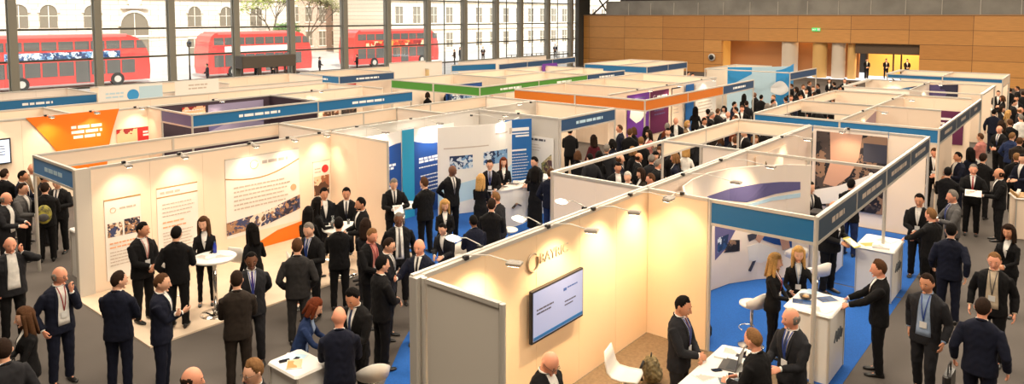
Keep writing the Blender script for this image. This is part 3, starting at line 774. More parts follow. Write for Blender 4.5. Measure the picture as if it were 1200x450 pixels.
MB().bar((0,0,1.1),(22.5,0,1.1),.05).build('railing_bar', DARK, e)
# ---------------------------------------------------------------- exhibition stands
WALLS = []
def wall(e, x0, y0, x1, y1, m=None, z1=2.46, z0=0., n=None, rail=True, th=.036):
    WALLS.append((x0, y0, x1, y1))
    L_ = math.hypot(x1-x0, y1-y0); n = n or max(1, round(L_/1.1)); d = Vector(((x1-x0)/L_, (y1-y0)/L_, 0)); t = Vector((-d.y, d.x, 0))*th/2
    for k in range(n):
        a = Vector((x0, y0, 0))+d*(L_*k/n+.002); c = Vector((x0, y0, 0))+d*(L_*(k+1)/n-.002)
        MB().loft([[a-t+Vector((0,0,z)), c-t+Vector((0,0,z)), c+t+Vector((0,0,z)), a+t+Vector((0,0,z))] for z in (z0, z1)]).build('wall_panel', m or WHITE, e)
    if rail: MB().bar((x0, y0, z1+.02), (x1, y1, z1+.02), .062, .05).build('top_rail', ALU, e)
def post(e, x, y, z1=2.5, w=.06):
    MB().prism([(x+w/2*math.cos(a), y+w/2*math.sin(a)) for a in np.linspace(PI/8, 2*PI+PI/8, 9)[:-1]], 0, z1).build('post', ALU, e)
def beam(e, x0, y0, x1, y1, z=2.475, w=.05):
    MB().bar((x0, y0, z), (x1, y1, z), w, .055).build('beam', ALU, e)
def dashes(mb, x0, x1, z, h, seed, y=-.004, fill=.9):
    """a line of small print: word-length strokes"""
    R = random.Random(seed); x = x0
    while x < x1-.3*h:
        w_ = min(x1-x, h*R.uniform(1.2, 4.2)); mb.box(x, x+w_, y-.003, y, z-h/2, z+h/2); x += w_+h*.55
    return mb
def fascia(e, x0, y0, x1, y1, m=None, text=1, z0=2.12, seed=1, tm=None, div=0):
    d = Vector((x1-x0, y1-y0, 0)); L_ = d.length; d.normalize(); rz = math.atan2(d.y, d.x)
    MB().bar((x0, y0, 2.475), (x1, y1, 2.475), .06, .05).build('beam', ALU, e); MB().bar((x0, y0, z0-.02), (x1, y1, z0-.02), .05, .045).build('beam', ALU, e)
    f = MB().bar((x0, y0, (z0+2.45)/2), (x1, y1, (z0+2.45)/2), .03, 2.45-z0).build('fascia_board', m or BLUE, e)
    k = div or max(1, round(L_/3.2))
    for j in range(1, k): MB().bar(Vector((x0, y0, z0))+d*L_*j/k, Vector((x0, y0, 2.45))+d*L_*j/k, .05, .05).build('fascia_divider', ALU, e)
    if text:
        for j in range(k):
            t = MB(); c = L_*(j+.5)/k; w_ = .7+.25*((seed*7+j*3) % 4); dashes(t, -w_/2, w_/2, 0, .085, seed+j, -.016); 
            me = t.mesh('lettering'); M = Matrix.Translation(Vector((x0, y0, (z0+2.45)/2))+d*c) @ Matrix.Rotation(rz, 4, 'Z'); me.transform(M); me.materials.append(tm or TXTW); link('lettering', me, f)
def stand(label, group=None):
    return empty('exhibition_stand', (0,0,0), 0, label, 'exhibition stand', group)
CARP = mat('blue_carpet', srgb(24,92,176), .95, noise_s=60, noise_a=.2)
VINYL = mat('cream_vinyl', srgb(226,204,180), .45, noise_s=3, noise_a=.05)
def pcs(pts, z=.006): return MB().prism(pts, .0, z)

# --- the near stand with the screen (S1)
e = stand('ivory walled exhibition stand with wall screen in the centre foreground')
APR = mat('apricot_panel', srgb(244,215,178), .55); wall(e, 5.42, 5.75, 10.63, 5.75, APR, n=5, th=.05); wall(e, 10.63, 5.72, 10.63, 4.66, APR, n=1, th=.05); wall(e, 5.36, 5.60, 5.36, 4.55, GREYP, n=1)
post(e, 5.36, 5.66, 2.5, .07); post(e, 5.36, 4.52, 2.5, .07); post(e, 10.63, 4.63, 2.5, .07); MB().bbox(5.28, 5.42, 5.70, 5.83, 0, 2.5, .01).build('post', ALU, e)
MB().bar((5.3,5.80,2.5), (10.66,5.80,2.5), .05, .04).build('lighting_track', ALU, e)
tag(MB().bbox(5.3, 10.6, 2.7, 5.70, 0, .012).build('carpet', mat('beige_matting', srgb(118,98,74), .9, noise_s=20, noise_a=.2)), 'beige carpet under the near stand with the wall screen', 'carpet')
# --- S2 behind it with the curved display, S3 beyond
e = stand('corner exhibition stand with blue fascia and curved dental display')
fascia(e, 10.63, 4.60, 10.63, 3.01, BLUE, 0); fascia(e, 10.63, 3.01, 15.03, 3.01, NAVYP, 1, div=2, tm=TXTG, seed=4)
post(e, 10.63, 3.01, 2.5, .07); post(e, 15.03, 3.01); wall(e, 10.68, 5.75, 15.03, 5.75, WHITE, n=4)
beam(e, 15.03, 5.75, 15.03, 3.01); wall(e, 15.03, 4.95, 15.03, 4.5, WHITE, n=1); post(e, 15.03, 4.45)
tag(pcs([(10.66,2.65),(15.0,2.65),(15.0,5.7),(10.66,5.7)]).build('carpet', CARP), 'blue carpet of the corner stand with the curved dental display', 'carpet')
e = stand('exhibition stand with dark photographic mural beyond the curved dental display')
fascia(e, 15.06, 3.01, 19.60, 3.01, NAVYP, 1, div=2, tm=TXTG, seed=9); post(e, 19.60, 3.01); wall(e, 15.06, 5.75, 19.6, 5.75, WARM, n=4)
wall(e, 19.6, 5.7, 19.6, 3.9, WHITE, n=2); wall(e, 19.6, 3.88, 19.6, 3.05, WARM, n=1); wall(e, 21.16, 3.06, 23.6, 3.06, WARM, z1=2.08, n=2, rail=False)
tag(pcs([(15.06,2.65),(19.5,2.65),(19.5,5.7),(15.06,5.7)]).build('carpet', CARP), 'blue carpet under the farther counter by the right aisle', 'carpet')
# --- back row of the island
e = stand('open backed exhibition stand with white end wall behind the near stand')
MB().bar((10.68,5.80,2.5), (15.03,5.80,2.5), .05, .04).build('lighting_track', ALU, e)
wall(e, 10.63, 5.85, 10.63, 7.70, WHITE, n=2); post(e, 10.63, 7.75); beam(e, 10.63, 7.75, 15.03, 7.75, w=.08); post(e, 15.03, 7.75); beam(e, 15.03, 7.75, 15.03, 5.8); wall(e, 15.03, 6.75, 15.03, 5.8, WHITE, n=1)
post(e, 15.03, 6.8)
e = stand('open exhibition stand with ivory cross beams deeper in the island')
MB().bar((15.06,5.80,2.5), (19.6,5.80,2.5), .05, .04).build('lighting_track', ALU, e)
fascia(e, 15.06, 7.75, 19.6, 7.75, WARM, 0, z0=2.14); fascia(e, 19.6, 7.72, 19.6, 5.85, WARM, 0, z0=2.14, div=1); post(e, 19.6, 7.75); post(e, 17.4, 7.75)
# --- next island along the right aisle
e = stand('exhibition stand with long blue fascia facing the camera right of centre')
fascia(e, 21.1, 7.85, 21.1, 3.02, BLUE, 0, div=2); fascia(e, 21.1, 3.02, 29.7, 3.02, NAVYP, 1, div=3, tm=TXTG, seed=2); post(e, 21.1, 3.02); post(e, 21.1, 7.85); post(e, 29.7, 3.02); post(e, 21.1, 5.43)
wall(e, 21.2, 5.43, 29.7, 5.43, WARM, n=7); wall(e, 25.4, 5.43, 25.4, 3.6, WARM, n=2); wall(e, 29.7, 7.85, 29.7, 3.3, WARM, n=4); fascia(e, 25.4, 7.8, 25.4, 5.46, WARM, 0, div=1)
fascia(e, 21.15, 7.85, 29.7, 7.85, WARM, 0, z0=2.2)
e = stand('exhibition stand with dusk cityscape graphic near the right aisle')
wall(e, 31.6, 8.0, 31.6, 5.6, WHITE, n=2); wall(e, 36.0, 8.2, 36.0, 3.3, WARM, n=4); wall(e, 31.6, 5.6, 36.0, 5.6, WHITE, n=3); beam(e, 31.6, 5.6, 31.6, 3.2); beam(e, 31.6, 3.2, 36, 3.2, w=.12); post(e, 31.6, 3.2); post(e, 36, 3.2); beam(e, 31.6, 8, 36, 8, w=.2)
e = stand('white topped exhibition stand farthest along the right aisle')
fascia(e, 40.0, 8.1, 40.0, 3.25, BLUE, 0, z0=2.3); fascia(e, 40.0, 3.25, 43.4, 3.25, WARM, 0); wall(e, 43.4, 8.1, 43.4, 3.3, WARM); wall(e, 40, 5.7, 43.4, 5.7, WARM); post(e, 40, 3.25); post(e, 43.4, 3.25); post(e, 40, 8.1); beam(e, 40, 8.1, 43.4, 8.1, w=.2)
# --- left island: the stand with the round logo banner, and its neighbours
e = stand('ivory exhibition stand with three hanging banners on the left')
wall(e, 5.30, 14.85, 10.85, 14.85, WARM, n=5, th=.05); wall(e, 10.85, 14.80, 10.85, 12.66, WARM, n=2, th=.05); MB().bbox(5.02, 5.28, 14.80, 14.92, 0, 2.5, .01).build('post', GREYP, e); post(e, 10.85, 12.64); post(e, 5.28, 14.83)
tag(MB().prism([(4.96,11.7),(10.8,11.7),(10.8,14.8),(4.96,14.8)], 0, .03, .004).build('platform', VINYL), 'low cream platform floor in front of the hanging banners', 'platform')
e = stand('exhibition stand with short blue fascia and slim corner post at left')
fascia(e, 5.07, 17.15, 5.07, 14.9, mat('fascia_mid_blue', srgb(62,128,188), .5), 1, div=1, tm=PALEB, seed=3); post(e, 5.07, 17.15); fascia(e, 5.1, 17.15, 10.85, 17.15, WARM, 0, z0=2.18); wall(e, 10.85, 17.1, 10.85, 14.9, WHITE, n=2)
wall(e, 5.6, 17.15, 5.61, 17.15, n=1) if 0 else None
e = stand('pale exhibition stand with crossbeams behind the blue banner stand')
wall(e, 10.95, 14.85, 19.4, 14.85, GREYP, n=8); fascia(e, 10.95, 17.15, 19.4, 17.15, WARM, 0); wall(e, 15.1, 17.1, 15.1, 14.9, WHITE, n=2); wall(e, 19.4, 17.1, 19.4, 14.9, WHITE, n=2); post(e, 19.4, 17.15); post(e, 15.1, 17.15)
e = stand('exhibition stand with blue carpet, wavy blue banners and curved display')
post(e, 16.44, 11.7); wall(e, 16.44, 14.8, 16.44, 11.75, GREYP, n=3)
tag(pcs([(10.9,11.3),(9.6,9.9),(7.6,8.6),(6.4,7.7),(6.3,6.0),(10.5,6.0),(10.6,7.8),(16.6,10.4),(16.4,14.8),(10.9,14.8)], .005).build('carpet', CARP), 'blue carpet before the wavy blue banners and curved display', 'carpet')
e = stand('exhibition stand with single blue fascia left of the orange fascias')
fascia(e, 16.47, 11.7, 19.42, 11.7, DBLUE, 1, div=1, tm=PALEB); post(e, 19.42, 11.7); wall(e, 19.42, 14.8, 19.42, 13.2, WARM, n=1); fascia(e, 19.42, 13.18, 19.42, 11.74, WARM, 0, div=1)
# --- third band from the camera on the left
e = stand('ivory exhibition stand with big orange fabric banner at far left')
wall(e, 3.2, 23.6, 10.2, 23.6, WARM, n=6); wall(e, 10.2, 23.6, 10.2, 22.6, WARM, n=1); post(e, 10.2, 22.6)
e = stand('exhibition stand with dark interior and long blue fascia at left')
fascia(e, 10.2, 22.6, 10.2, 20.65, LILAC, 0, div=1); fascia(e, 10.2, 20.65, 14.62, 20.65, BLUE, 1, div=1); post(e, 10.2, 20.65); post(e, 14.62, 20.65)
DW = mat('aubergine_panel', srgb(64,48,60), .6); wall(e, 10.3, 23.6, 14.6, 23.6, DW, n=4); wall(e, 14.62, 23.6, 14.62, 20.7, DW, n=2)
e = stand('exhibition stand with blue fascia ending before the green fascias')
fascia(e, 14.66, 20.65, 18.9, 20.55, BLUE, 1, div=1, seed=5); post(e, 18.9, 20.6); wall(e, 14.7, 23.6, 18.9, 23.6, WARM, n=3); wall(e, 18.9, 23.5, 18.9, 22.3, WARM, n=1)
for (x0, x1, y, lb) in ((2, 8.0, 26.0, 'pale exhibition stand back row behind the orange banner'), (8.1, 18.9, 26.0, 'long ivory exhibition stand row below the glass facade')):
    e = stand(lb); wall(e, x0, y, x1, y, WARM); wall(e, x1, y, x1, 23.7, WHITE)
e = stand('exhibition stand with blue fascia at the far left edge')
fascia(e, 3.0, 29.4, 10.8, 29.25, BLUE, 1, seed=6); post(e, 10.8, 29.25); wall(e, 3.0, 32.2, 10.8, 32.2, WHITE); wall(e, 10.8, 32.2, 10.8, 29.3, WHITE)
e = stand('low ivory exhibition stand beneath the first bus and lobby')
wall(e, 11.5, 31.8, 20.8, 31.8, WARM); wall(e, 11.5, 29.0, 20.8, 29.0, WHITE, z1=2.3); wall(e, 16, 31.8, 16, 29.0, WHITE); wall(e, 20.8, 31.8, 20.8, 29.0, WHITE)
e = stand('exhibition stand with cornered blue fascia under the second bus')
fascia(e, 21.4, 31.7, 21.4, 28.45, BLUE, 1, div=1); fascia(e, 21.4, 28.45, 24.9, 28.45, DBLUE, 1, div=1); post(e, 21.4, 28.45); post(e, 24.9, 28.45); wall(e, 21.4, 31.7, 29.9, 31.7, WARM); wall(e, 24.9, 31.6, 24.9, 28.5, WARM); wall(e, 27.5, 31.6, 27.5, 28.5, mat('sand_panel', srgb(226,200,150), .6)); wall(e, 24.9, 28.8, 27.5, 28.8, WHITE, z1=2.9)
e = stand('exhibition stand with green fascia on two sides')
fascia(e, 21.8, 25.08, 21.8, 19.6, GREEN, 0, div=2); fascia(e, 21.8, 19.6, 29.9, 19.65, GREEN, 1, div=2); post(e, 21.8, 19.6); post(e, 21.8, 25.08); post(e, 29.9, 19.65); post(e, 21.8, 22.3)
wall(e, 21.9, 25.08, 29.9, 25.08, WARM); wall(e, 25.8, 25.0, 25.8, 21.5, WARM); wall(e, 25.8, 22.3, 29.9, 22.3, WARM); wall(e, 29.9, 25.0, 29.9, 19.8, WARM); wall(e, 22.6, 22.35, 25.0, 22.35, PBLUE, z1=2.3)
e = stand('exhibition stand with slate and blue fascia right of the green one')
fascia(e, 29.95, 19.65, 33.55, 19.65, DBLUE, 1, div=1); post(e, 33.55, 19.65); wall(e, 29.95, 25.1, 33.5, 25.1, WARM); wall(e, 33.55, 25.0, 33.55, 21, WARM); wall(e, 30, 22.3, 33.5, 22.3, WARM)
e = stand('exhibition stand with orange fascia on two sides')
fascia(e, 22.0, 17.9, 22.0, 12.05, ORANGE, 0, div=2); fascia(e, 22.0, 12.05, 28.7, 12.05, ORANGE, 0, div=2); post(e, 22.0, 12.05); post(e, 22.0, 15.0); post(e, 28.7, 12.05)
wall(e, 22.6, 13.9, 28.7, 13.9, WARM, n=5); wall(e, 28.7, 17.8, 28.7, 13.9, WARM); wall(e, 22.1, 17.9, 28.7, 17.9, WARM); wall(e, 25.4, 17.8, 25.4, 13.9, WARM)
e = stand('exhibition stand with short blue fascia after the orange fascias')
fascia(e, 28.75, 12.05, 32.3, 12.1, DBLUE, 1, div=1); post(e, 32.3, 12.1); wall(e, 28.75, 13.9, 32.3, 13.9, WHITE); wall(e, 32.3, 17.8, 32.3, 13.9, WARM); wall(e, 28.75, 17.9, 32.3, 17.9, WARM)
e = stand('exhibition stand with blue fascia in front of the timber wall, centre')
fascia(e, 36.7, 24.3, 36.7, 20.0, BLUE, 0, div=1); fascia(e, 36.7, 20.0, 42.3, 20.2, DBLUE, 0, div=2); post(e, 36.7, 20); post(e, 42.3, 20.2); post(e, 36.7, 24.3); wall(e, 42.3, 24.3, 42.3, 20.4, WARM); wall(e, 36.8, 24.3, 42.3, 24.3, WARM); wall(e, 36.9, 22, 42, 22, WARM)
e = stand('exhibition stand with curved sky blue backdrop before the timber openings')
fascia(e, 37.5, 12.15, 41.8, 12.1, DBLUE, 0, div=1); beam(e, 37.5, 16.8, 37.5, 12.15, w=.15); post(e, 37.5, 12.15); post(e, 41.8, 12.1); post(e, 37.5, 16.8); wall(e, 37.7, 16.8, 41.8, 16.8, WARM); wall(e, 41.8, 16.8, 41.8, 14.6, WARM)
e = stand('exhibition stand with slate fascia below the right part of glazing')
fascia(e, 33.0, 28.1, 42.4, 28.9, DBLUE, 0, div=3); post(e, 42.4, 28.9); post(e, 33.0, 28.1); wall(e, 33, 31.5, 42.4, 31.5, WHITE); wall(e, 38, 31.4, 38, 28.6, WARM)
e = stand('exhibition stand with short blue fascia beneath the white building')
fascia(e, 30.5, 29.7, 33.5, 28.8, BLUE, 0, div=1); post(e, 30.5, 29.7); wall(e, 29.9, 33, 33, 33, WHITE)

# ---------------------------------------------------------------- flat graphics
def graphic(name, label, cat, origin, rz, w, h, m, els=(), group=None, th=.012, z0=None):
    """board in a local frame: x to the viewer's right, z up, -y towards the viewer; origin is its lower left corner"""
    e = empty(name, origin, rz, label, cat, group)
    MB().box(0, w, -th, 0, 0, h).build('panel', m, e)
    y = -th
    for k, el in enumerate(els):
        t = el[0]; y0 = y-.0015*(k+1)
        if t == 'rect': _, x0, x1, z0_, z1_, mm, nm = el; MB().box(x0*w, x1*w, y0-.002, -th*.5, z0_*h, z1_*h).build(nm, mm, e)
        elif t == 'poly': _, pts, mm, nm = el; MB().loft([[(p[0]*w, yy, p[1]*h) for p in pts] for yy in (y0-.002, -th*.5)]).build(nm, mm, e)
        elif t == 'lines':
            _, x0, x1, zt, n, dz, hh, mm = el; o = MB()
            for j in range(n): dashes(o, x0*w, (x1-(.12*((j*37+k*11) % 5)/4)*(x1-x0))*w, (zt-j*dz)*h, hh, j+k*9, y0)
            o.build('text_lines', mm, e)
        elif t == 'ring':
            _, cx, cz, r_, mm = el; MB().tube([(cx*w+r_*math.cos(a), y0-.004, cz*h+r_*math.sin(a)) for a in np.linspace(.5, 2*PI+.1, 24)], (r_*.13, .004), 6).build('emblem', mm, e)
        elif t == 'disc':
            _, cx, cz, r_, mm = el; MB().loft([[(cx*w+r_*math.cos(a), yy, cz*h+r_*math.sin(a)) for a in np.linspace(0, 2*PI, 20)[:-1]] for yy in (y0-.002, -th*.5)]).build('emblem', mm, e)
        elif t == 'text':
            _, s_, cx, cz, hh, mm = el; text_obj(s_, hh, Matrix.Translation((cx*w, y0-.002, cz*h)) @ Matrix.Rotation(PI/2, 4, 'X'), mm, e, extrude=.002)
    return e
def curve_pts(x0, z0, x1, z1, sag, n=10): return [(x0+(x1-x0)*t, z0+(z1-z0)*t-sag*math.sin(PI*t)) for t in np.linspace(0, 1, n)]
# banners on the left ivory stand (wall Y = 14.82 facing the camera side)
YW = 14.822
graphic('wall_banner', 'tall pale banner with two meeting photos near the left corner post', 'banner', (5.52, YW, .2), 0, .68, 1.62, LAMW, [('rect',.06,.47,.53,.70,PH_OFFICE,'photo'),('rect',.52,.96,.53,.72,PH_OFFICE,'photo'),('ring',.22,.86,.05,TXTO),('lines',.4,.9,.87,1,.03,.035,TXTG),('rect',0,1,.985,1.,GOLD,'top_bar'),('lines',.1,.8,.45,2,.05,.03,TXTO),('lines',.1,.9,.34,5,.04,.018,TXTG)])
graphic('wall_banner', 'plain cream text banner between the photo banner and logo banner', 'banner', (6.52, YW, .2), 0, .86, 1.66, LAMW, [('rect',0,1,.985,1.,GOLD,'top_bar'),('rect',.0,1,.87,.885,GOLD,'stripe'),('lines',.08,.6,.93,1,.03,.05,TXTG),('lines',.12,.9,.78,4,.05,.022,TXTG),('lines',.12,.7,.55,2,.06,.03,TXTO),('lines',.12,.85,.42,6,.04,.018,TXTG)])
sw = curve_pts(0, .76, 1, .86, .10)
graphic('wall_banner', 'large square banner with ring logo and bronze swoosh', 'banner', (8.02, YW, .43), 0, 1.89, 1.80, LAMW,
  [('poly', sw+[(p[0], p[1]-.016) for p in reversed(sw)], GOLD, 'swoosh'),('ring',.37,.88,.10,mat('olive_ink', srgb(196,190,120), .4)),('lines',.48,.86,.89,1,.03,.07,mat('silver_ink', srgb(176,170,168), .4)),('lines',.1,.86,.62,6,.055,.035,TXTG),('rect',0,1,.985,1.,GREYP,'top_bar'),
   ('poly', [(0,.04),(0,.20),(.5,.24),(1,.36),(1,.17),(.5,.06)], PH_OFFICE, 'photo'),('disc',.91,.48,.075,TXTO)])
graphic('wall_banner', 'banner with brown table photo and red stamp beside the banquet table', 'banner', (10.30, YW, .45), 0, .50, 1.36, LAMW, [('rect',.05,.95,.36,.72,PH_DINE,'photo'),('disc',.72,.84,.10,REDP),('lines',.1,.5,.86,2,.06,.03,TXTG),('lines',.1,.9,.28,4,.05,.02,TXTG),('rect',0,1,.985,1.,GREYP,'top_bar')])
graphic('skirting_graphic', 'orange curved floor graphic at foot of the logo wall', 'graphic', (8.6, YW, .03), 0, 1.7, .42, BRIGHTO, [('poly', [(0,1),(0,.2),(.4,.75),(1,1)], WARM, 'cut_out')])
# big orange banner
g0 = atY(31, 139, 23.56); 
e = empty('fabric_banner', (6.8, 23.56, 0), 0, 'huge orange fabric banner with concave sides and white text', 'banner')
top = [(0, 2.50), (2.52, 2.52)]; rt_ = [(2.52-.42*math.sin(t*PI/2), 2.52-1.9*t) for t in np.linspace(.1, 1, 9)]; lf_ = [(.95-.95*(1-math.sin(t*PI/2)) , 2.50-1.9*t) for t in np.linspace(1, .05, 9)]
MB().loft([[(p[0], yy, p[1]) for p in top+rt_+lf_] for yy in (-.02, .0)]).build('fabric', BRIGHTO, e)
o = MB(); dashes(o, 1.15, 2.0, 2.08, .085, 1, -.024); dashes(o, 1.15, 2.0, 1.93, .085, 2, -.024); dashes(o, 1.2, 1.95, 1.78, .085, 5, -.024); o.build('text_lines', TXTW, e)
graphic('wall_poster', 'wide red and orange poster right of the orange banner', 'poster', (9.22, 23.56, 1.2), 0, 1.13, .66, PH_RED, [('rect',.55,1,.0,1,REDP,'photo'),('lines',.7,.95,.75,2,.15,.06,TXTW)])
e = empty('wall_screen', (5.2, 23.55, 1.27), 0, 'dark framed screen on the far left ivory wall', 'television')
MB().bbox(0, 1.2, -.06, 0, 0, .72, .01).build('frame', DARK, e)
SCR = mat('lit_screen_pale', srgb(170,185,200), .2, emit=srgb(170,190,215), estr=.9); s_ = MB().box(.04, 1.16, -.065, -.055, .04, .68).build('display', SCR, e)
o = MB(); [o.box(.6, 1.05, -.069, -.064, z, z+.025) for z in (.5,.42,.34,.26)]; o.build('screen_text', TXTD, s_)
# posters inside the dark stand and its neighbour
graphic('wall_poster', 'cream poster hung high on the dark stand wall', 'poster', (11.3, 23.55, 1.75), 0, .8, .6, PH_RED, [('lines',.1,.9,.8,3,.2,.03,TXTW)])
graphic('wall_poster', 'pale lilac backdrop inside the dark walled stand', 'poster', (12.2, 23.55, 1.2), 0, 2.1, 1.15, mat('lilac_print', srgb(150,140,170), .5), [('poly', [(0,.5),(.5,.8),(1,.55),(1,.3),(.5,.5),(0,.2)], LILAC, 'swoosh')])
for k, (x, m_, lb) in enumerate(((15.0, PH_RED, 'red spotted poster in the stand behind long blue fascia'), (15.9, LAMW, 'white poster with red lettering above the left walls'), (16.9, PH_DINE, 'orange brown food poster left of the dark one'), (17.8, PH_DARK, 'dark poster next to the end of the blue fascia'))):
    graphic('wall_poster', lb, 'poster', (x, 23.55, 1.0), 0, .75, 1.0, m_, [('lines',.1,.8,.9,1,.2,.05,TXTO)])
# blue banners of the carpeted stand
YD = 14.05
def wavy(x, w, lb, sd):
    wv = [(t, .80-.075*math.cos(PI*(t*1.0))+(.03 if sd else 0)*t) for t in np.linspace(0, 1, 9)] if sd == 0 else [(t, .86-.06*math.sin(PI*t*.9)) for t in np.linspace(0, 1, 9)]
    graphic('graphic_board', lb, 'graphic board', (x, YD, .02), 0, w, 2.36, LAMW, [('poly', [(0,0)]+[(1,0)]+list(reversed(wv)), PBLUE, 'blue_field'),('lines',.12,.9,.64,2,.035,.06,TXTW),('lines',.12,.75,.54,1,.03,.03,TXTW),('lines',.15,.8,.44,5,.045,.03,TXTW),('lines',.1,.5,.93,1,.03,.03,TXTG),('disc',.7,.36,.10,TXTW)])
wavy(10.95, 1.55, 'white and navy wavy display panel nearest the ivory side wall', 0)
wavy(12.95, 1.55, 'white and navy wavy display panel right of the teal strip', 1)
graphic('graphic_board', 'narrow teal vertical strip between two wavy blue panels', 'graphic board', (12.52, YD-.03, .02), 0, .42, 2.42, TEAL, [('rect',0,1,.985,1,TXTW,'top_bar')])
# curved white display
def curved(label, pts, h, m, name='curved_display', z0=.02, th=.03):
    e = empty(name, (0,0,0), 0, label, 'display'); P_ = [Vector((p[0], p[1], 0)) for p in pts]
    rings = []
    for i, p in enumerate(P_):
        d = (P_[min(i+1, len(P_)-1)]-P_[max(0, i-1)]).normalized(); n_ = Vector((-d.y, d.x, 0))*th
        rings.append([p+Vector((0,0,z0)), p+n_+Vector((0,0,z0)), p+n_+Vector((0,0,h)), p+Vector((0,0,h))])
    MB().loft(rings).build('panel', m, e, False)
    return e
def on_curve(e, pts, t0, t1, z0, z1, m, nm, off=.006, shape=None, nseg=14):
    P_ = [Vector((p[0], p[1], 0)) for p in pts]; cum = [0]
    for a, c in zip(P_, P_[1:]): cum.append(cum[-1]+(c-a).length)
    def at(t):
        s_ = t*cum[-1]
        for i in range(len(P_)-1):
            if s_ <= cum[i+1]+1e-9: break
        f = (s_-cum[i])/(cum[i+1]-cum[i]); d = (P_[i+1]-P_[i]).normalized(); return P_[i].lerp(P_[i+1], f)-Vector((-d.y, d.x, 0))*off
    rings = []
    for k in range(nseg+1):
        u = k/nseg; t = t0+(t1-t0)*u; a, c = (z0, z1) if shape is None else shape(u); p = at(t); q = p+(at(t)-at(t))*0
        d = Vector((0,0,0)); rings.append([p+Vector((0,0,a)), p+Vector((0,0,c)), p+Vector((0,.004,c)), p+Vector((0,.004,a))])
    MB().loft(rings).build(nm, m, e)
arc = [(14.45+.02*0, 13.95), (14.75, 13.72), (15.15, 13.58), (15.55, 13.52), (15.95, 13.52), (16.4, 13.6)]
arc = [(13.3+3.1*t, 13.0+.85*abs(t-.62)**1.5*2.0-.25) for t in np.linspace(.02, 1, 12)]
e = curved('white curved pop up display with logo and blue photos', arc, 2.42, LAMW)
on_curve(e, arc, .10, .30, 1.25, 1.62, PH_BLUE, 'photo'); on_curve(e, arc, .40, .66, 1.30, 1.66, PH_BLUE, 'photo'); on_curve(e, arc, .70, .78, 2.05, 2.22, TXTG, 'emblem'); on_curve(e, arc, .52, .66, 2.12, 2.16, TXTG, 'text_lines'); on_curve(e, arc, .05, .45, 1.82, 1.85, TXTG, 'text_lines')
on_curve(e, arc, .0, 1, .3, .6, PALEB, 'swoosh', shape=lambda u: (.25+.5*u, .75+.55*u))
graphic('graphic_board', 'tall bright blue banner with white headline beside curved display', 'graphic board', (15.45, 12.95, .02), -.45, .86, 2.42, MBLUE, [('rect',.1,.9,.86,.90,TXTW,'headline'),('rect',.1,.9,.825,.84,TXTW,'headline'),('rect',.4,.9,.79,.81,TXTW,'headline'),('rect',.1,.8,.62,.64,TXTW,'headline'),('lines',.1,.9,.58,9,.035,.02,TXTW)])
graphic('wall_poster', 'white poster with red and blue shapes right of the blue banner', 'poster', (16.40, 13.35, .35), -PI/2, 1.45, 1.55, LAMW, [('lines',.06,.8,.94,1,.05,.06,TXTD),('rect',.02,.12,.55,.75,REDP,'photo'),('poly', [(.1,.0),(.1,.35),(.45,.5),(.75,.3),(.7,.0)], PH_BLUE, 'photo'),('poly', [(.75,.0),(.7,.5),(.95,.7),(1,.0)], PH_GREEN, 'photo'),('lines',.15,.7,.84,3,.05,.02,TXTG)])
# dental display: curved wall in S2 with arched band
cp = [atZ(px, py, 2.35) for px, py in ((815,214),(822,203),(842,193),(872,186),(906,182),(940,181))]
arc2 = [(p.x, min(p.y, 5.6)) for p in cp]; 
arc2 = [(12.35-.0,3.0)]*0+[(11.15,5.25),(11.55,5.5),(12.1,5.62),(12.8,5.62),(13.5,5.5),(14.1,5.2),(14.45,4.95)]
arc2 = [(11.15,5.3),(11.6,5.55),(12.2,5.66),(12.9,5.66),(13.6,5.5),(14.2,5.15),(14.65,4.75),(14.9,4.35)]
e = curved('tall curved display with violet band and clinician picture in corner stand', arc2, 2.38, mat('rosy_white_print', srgb(236,222,208), .5), z0=.02)
def curve_hit(px, py, pts, off=.012):
    r = ray(px, py); best = None
    for (x0, y0), (x1, y1) in zip(pts, pts[1:]):
        dx, dy = x1-x0, y1-y0; D = r[0]*dy-r[1]*dx
        if abs(D) < 1e-9: continue
        s_ = (x0*dy-y0*dx)/D; u = (x0*r[1]-y0*r[0])/D
        if -.02 <= u <= 1.02: best = s_
    s_ = best if best else 14.; k = 1-off/math.hypot(r[0]*s_, r[1]*s_)
    return Vector((r[0]*s_*k, r[1]*s_*k, CAMH+r[2]*s_))
def strip_on(e, pts, top, bot, m, nm, off=.012, n=16):
    def samp(pl, t):
        f = t*(len(pl)-1); i = min(int(f), len(pl)-2); f -= i; return (pl[i][0]+(pl[i+1][0]-pl[i][0])*f, pl[i][1]+(pl[i+1][1]-pl[i][1])*f)
    rings = []
    for k in range(n+1):
        a = curve_hit(*samp(top, k/n), pts, off); c = curve_hit(*samp(bot, k/n), pts, off); d = Vector((.004,.004,0)); rings.append([c, a, a+d, c+d])
    MB().loft(rings).build(nm, m, e)
strip_on(e, arc2, [(829,230),(855,221),(891,215),(915,213),(938,213)], [(829,233),(855,235),(875,237),(909,227),(938,222)], LILAC, 'violet_band')
strip_on(e, arc2, [(875,240),(905,231),(938,226)], [(880,242),(905,235),(938,231)], PALEB, 'pale_band')
strip_on(e, arc2, [(838,248),(850,252),(868,258)], [(838,305),(850,292),(866,262)], LILAC, 'violet_field', .011)
strip_on(e, arc2, [(841,279),(854,274)], [(841,296),(852,290)], PH_BLUE, 'photo', .016, 3); strip_on(e, arc2, [(855,281),(867,281)], [(848,296),(867,294)], PH_DARK, 'photo', .016, 3)
strip_on(e, arc2, [(876,289),(889,284),(911,292)], [(878,305),(892,308),(905,302)], LAMW, 'white_figure', .012, 6); strip_on(e, arc2, [(892,275),(900,270),(928,273)], [(894,281),(908,286),(928,290)], PBLUE, 'blue_figure', .014, 6)
SKINP = mat('skin_tone_print', srgb(196,152,130), .5)
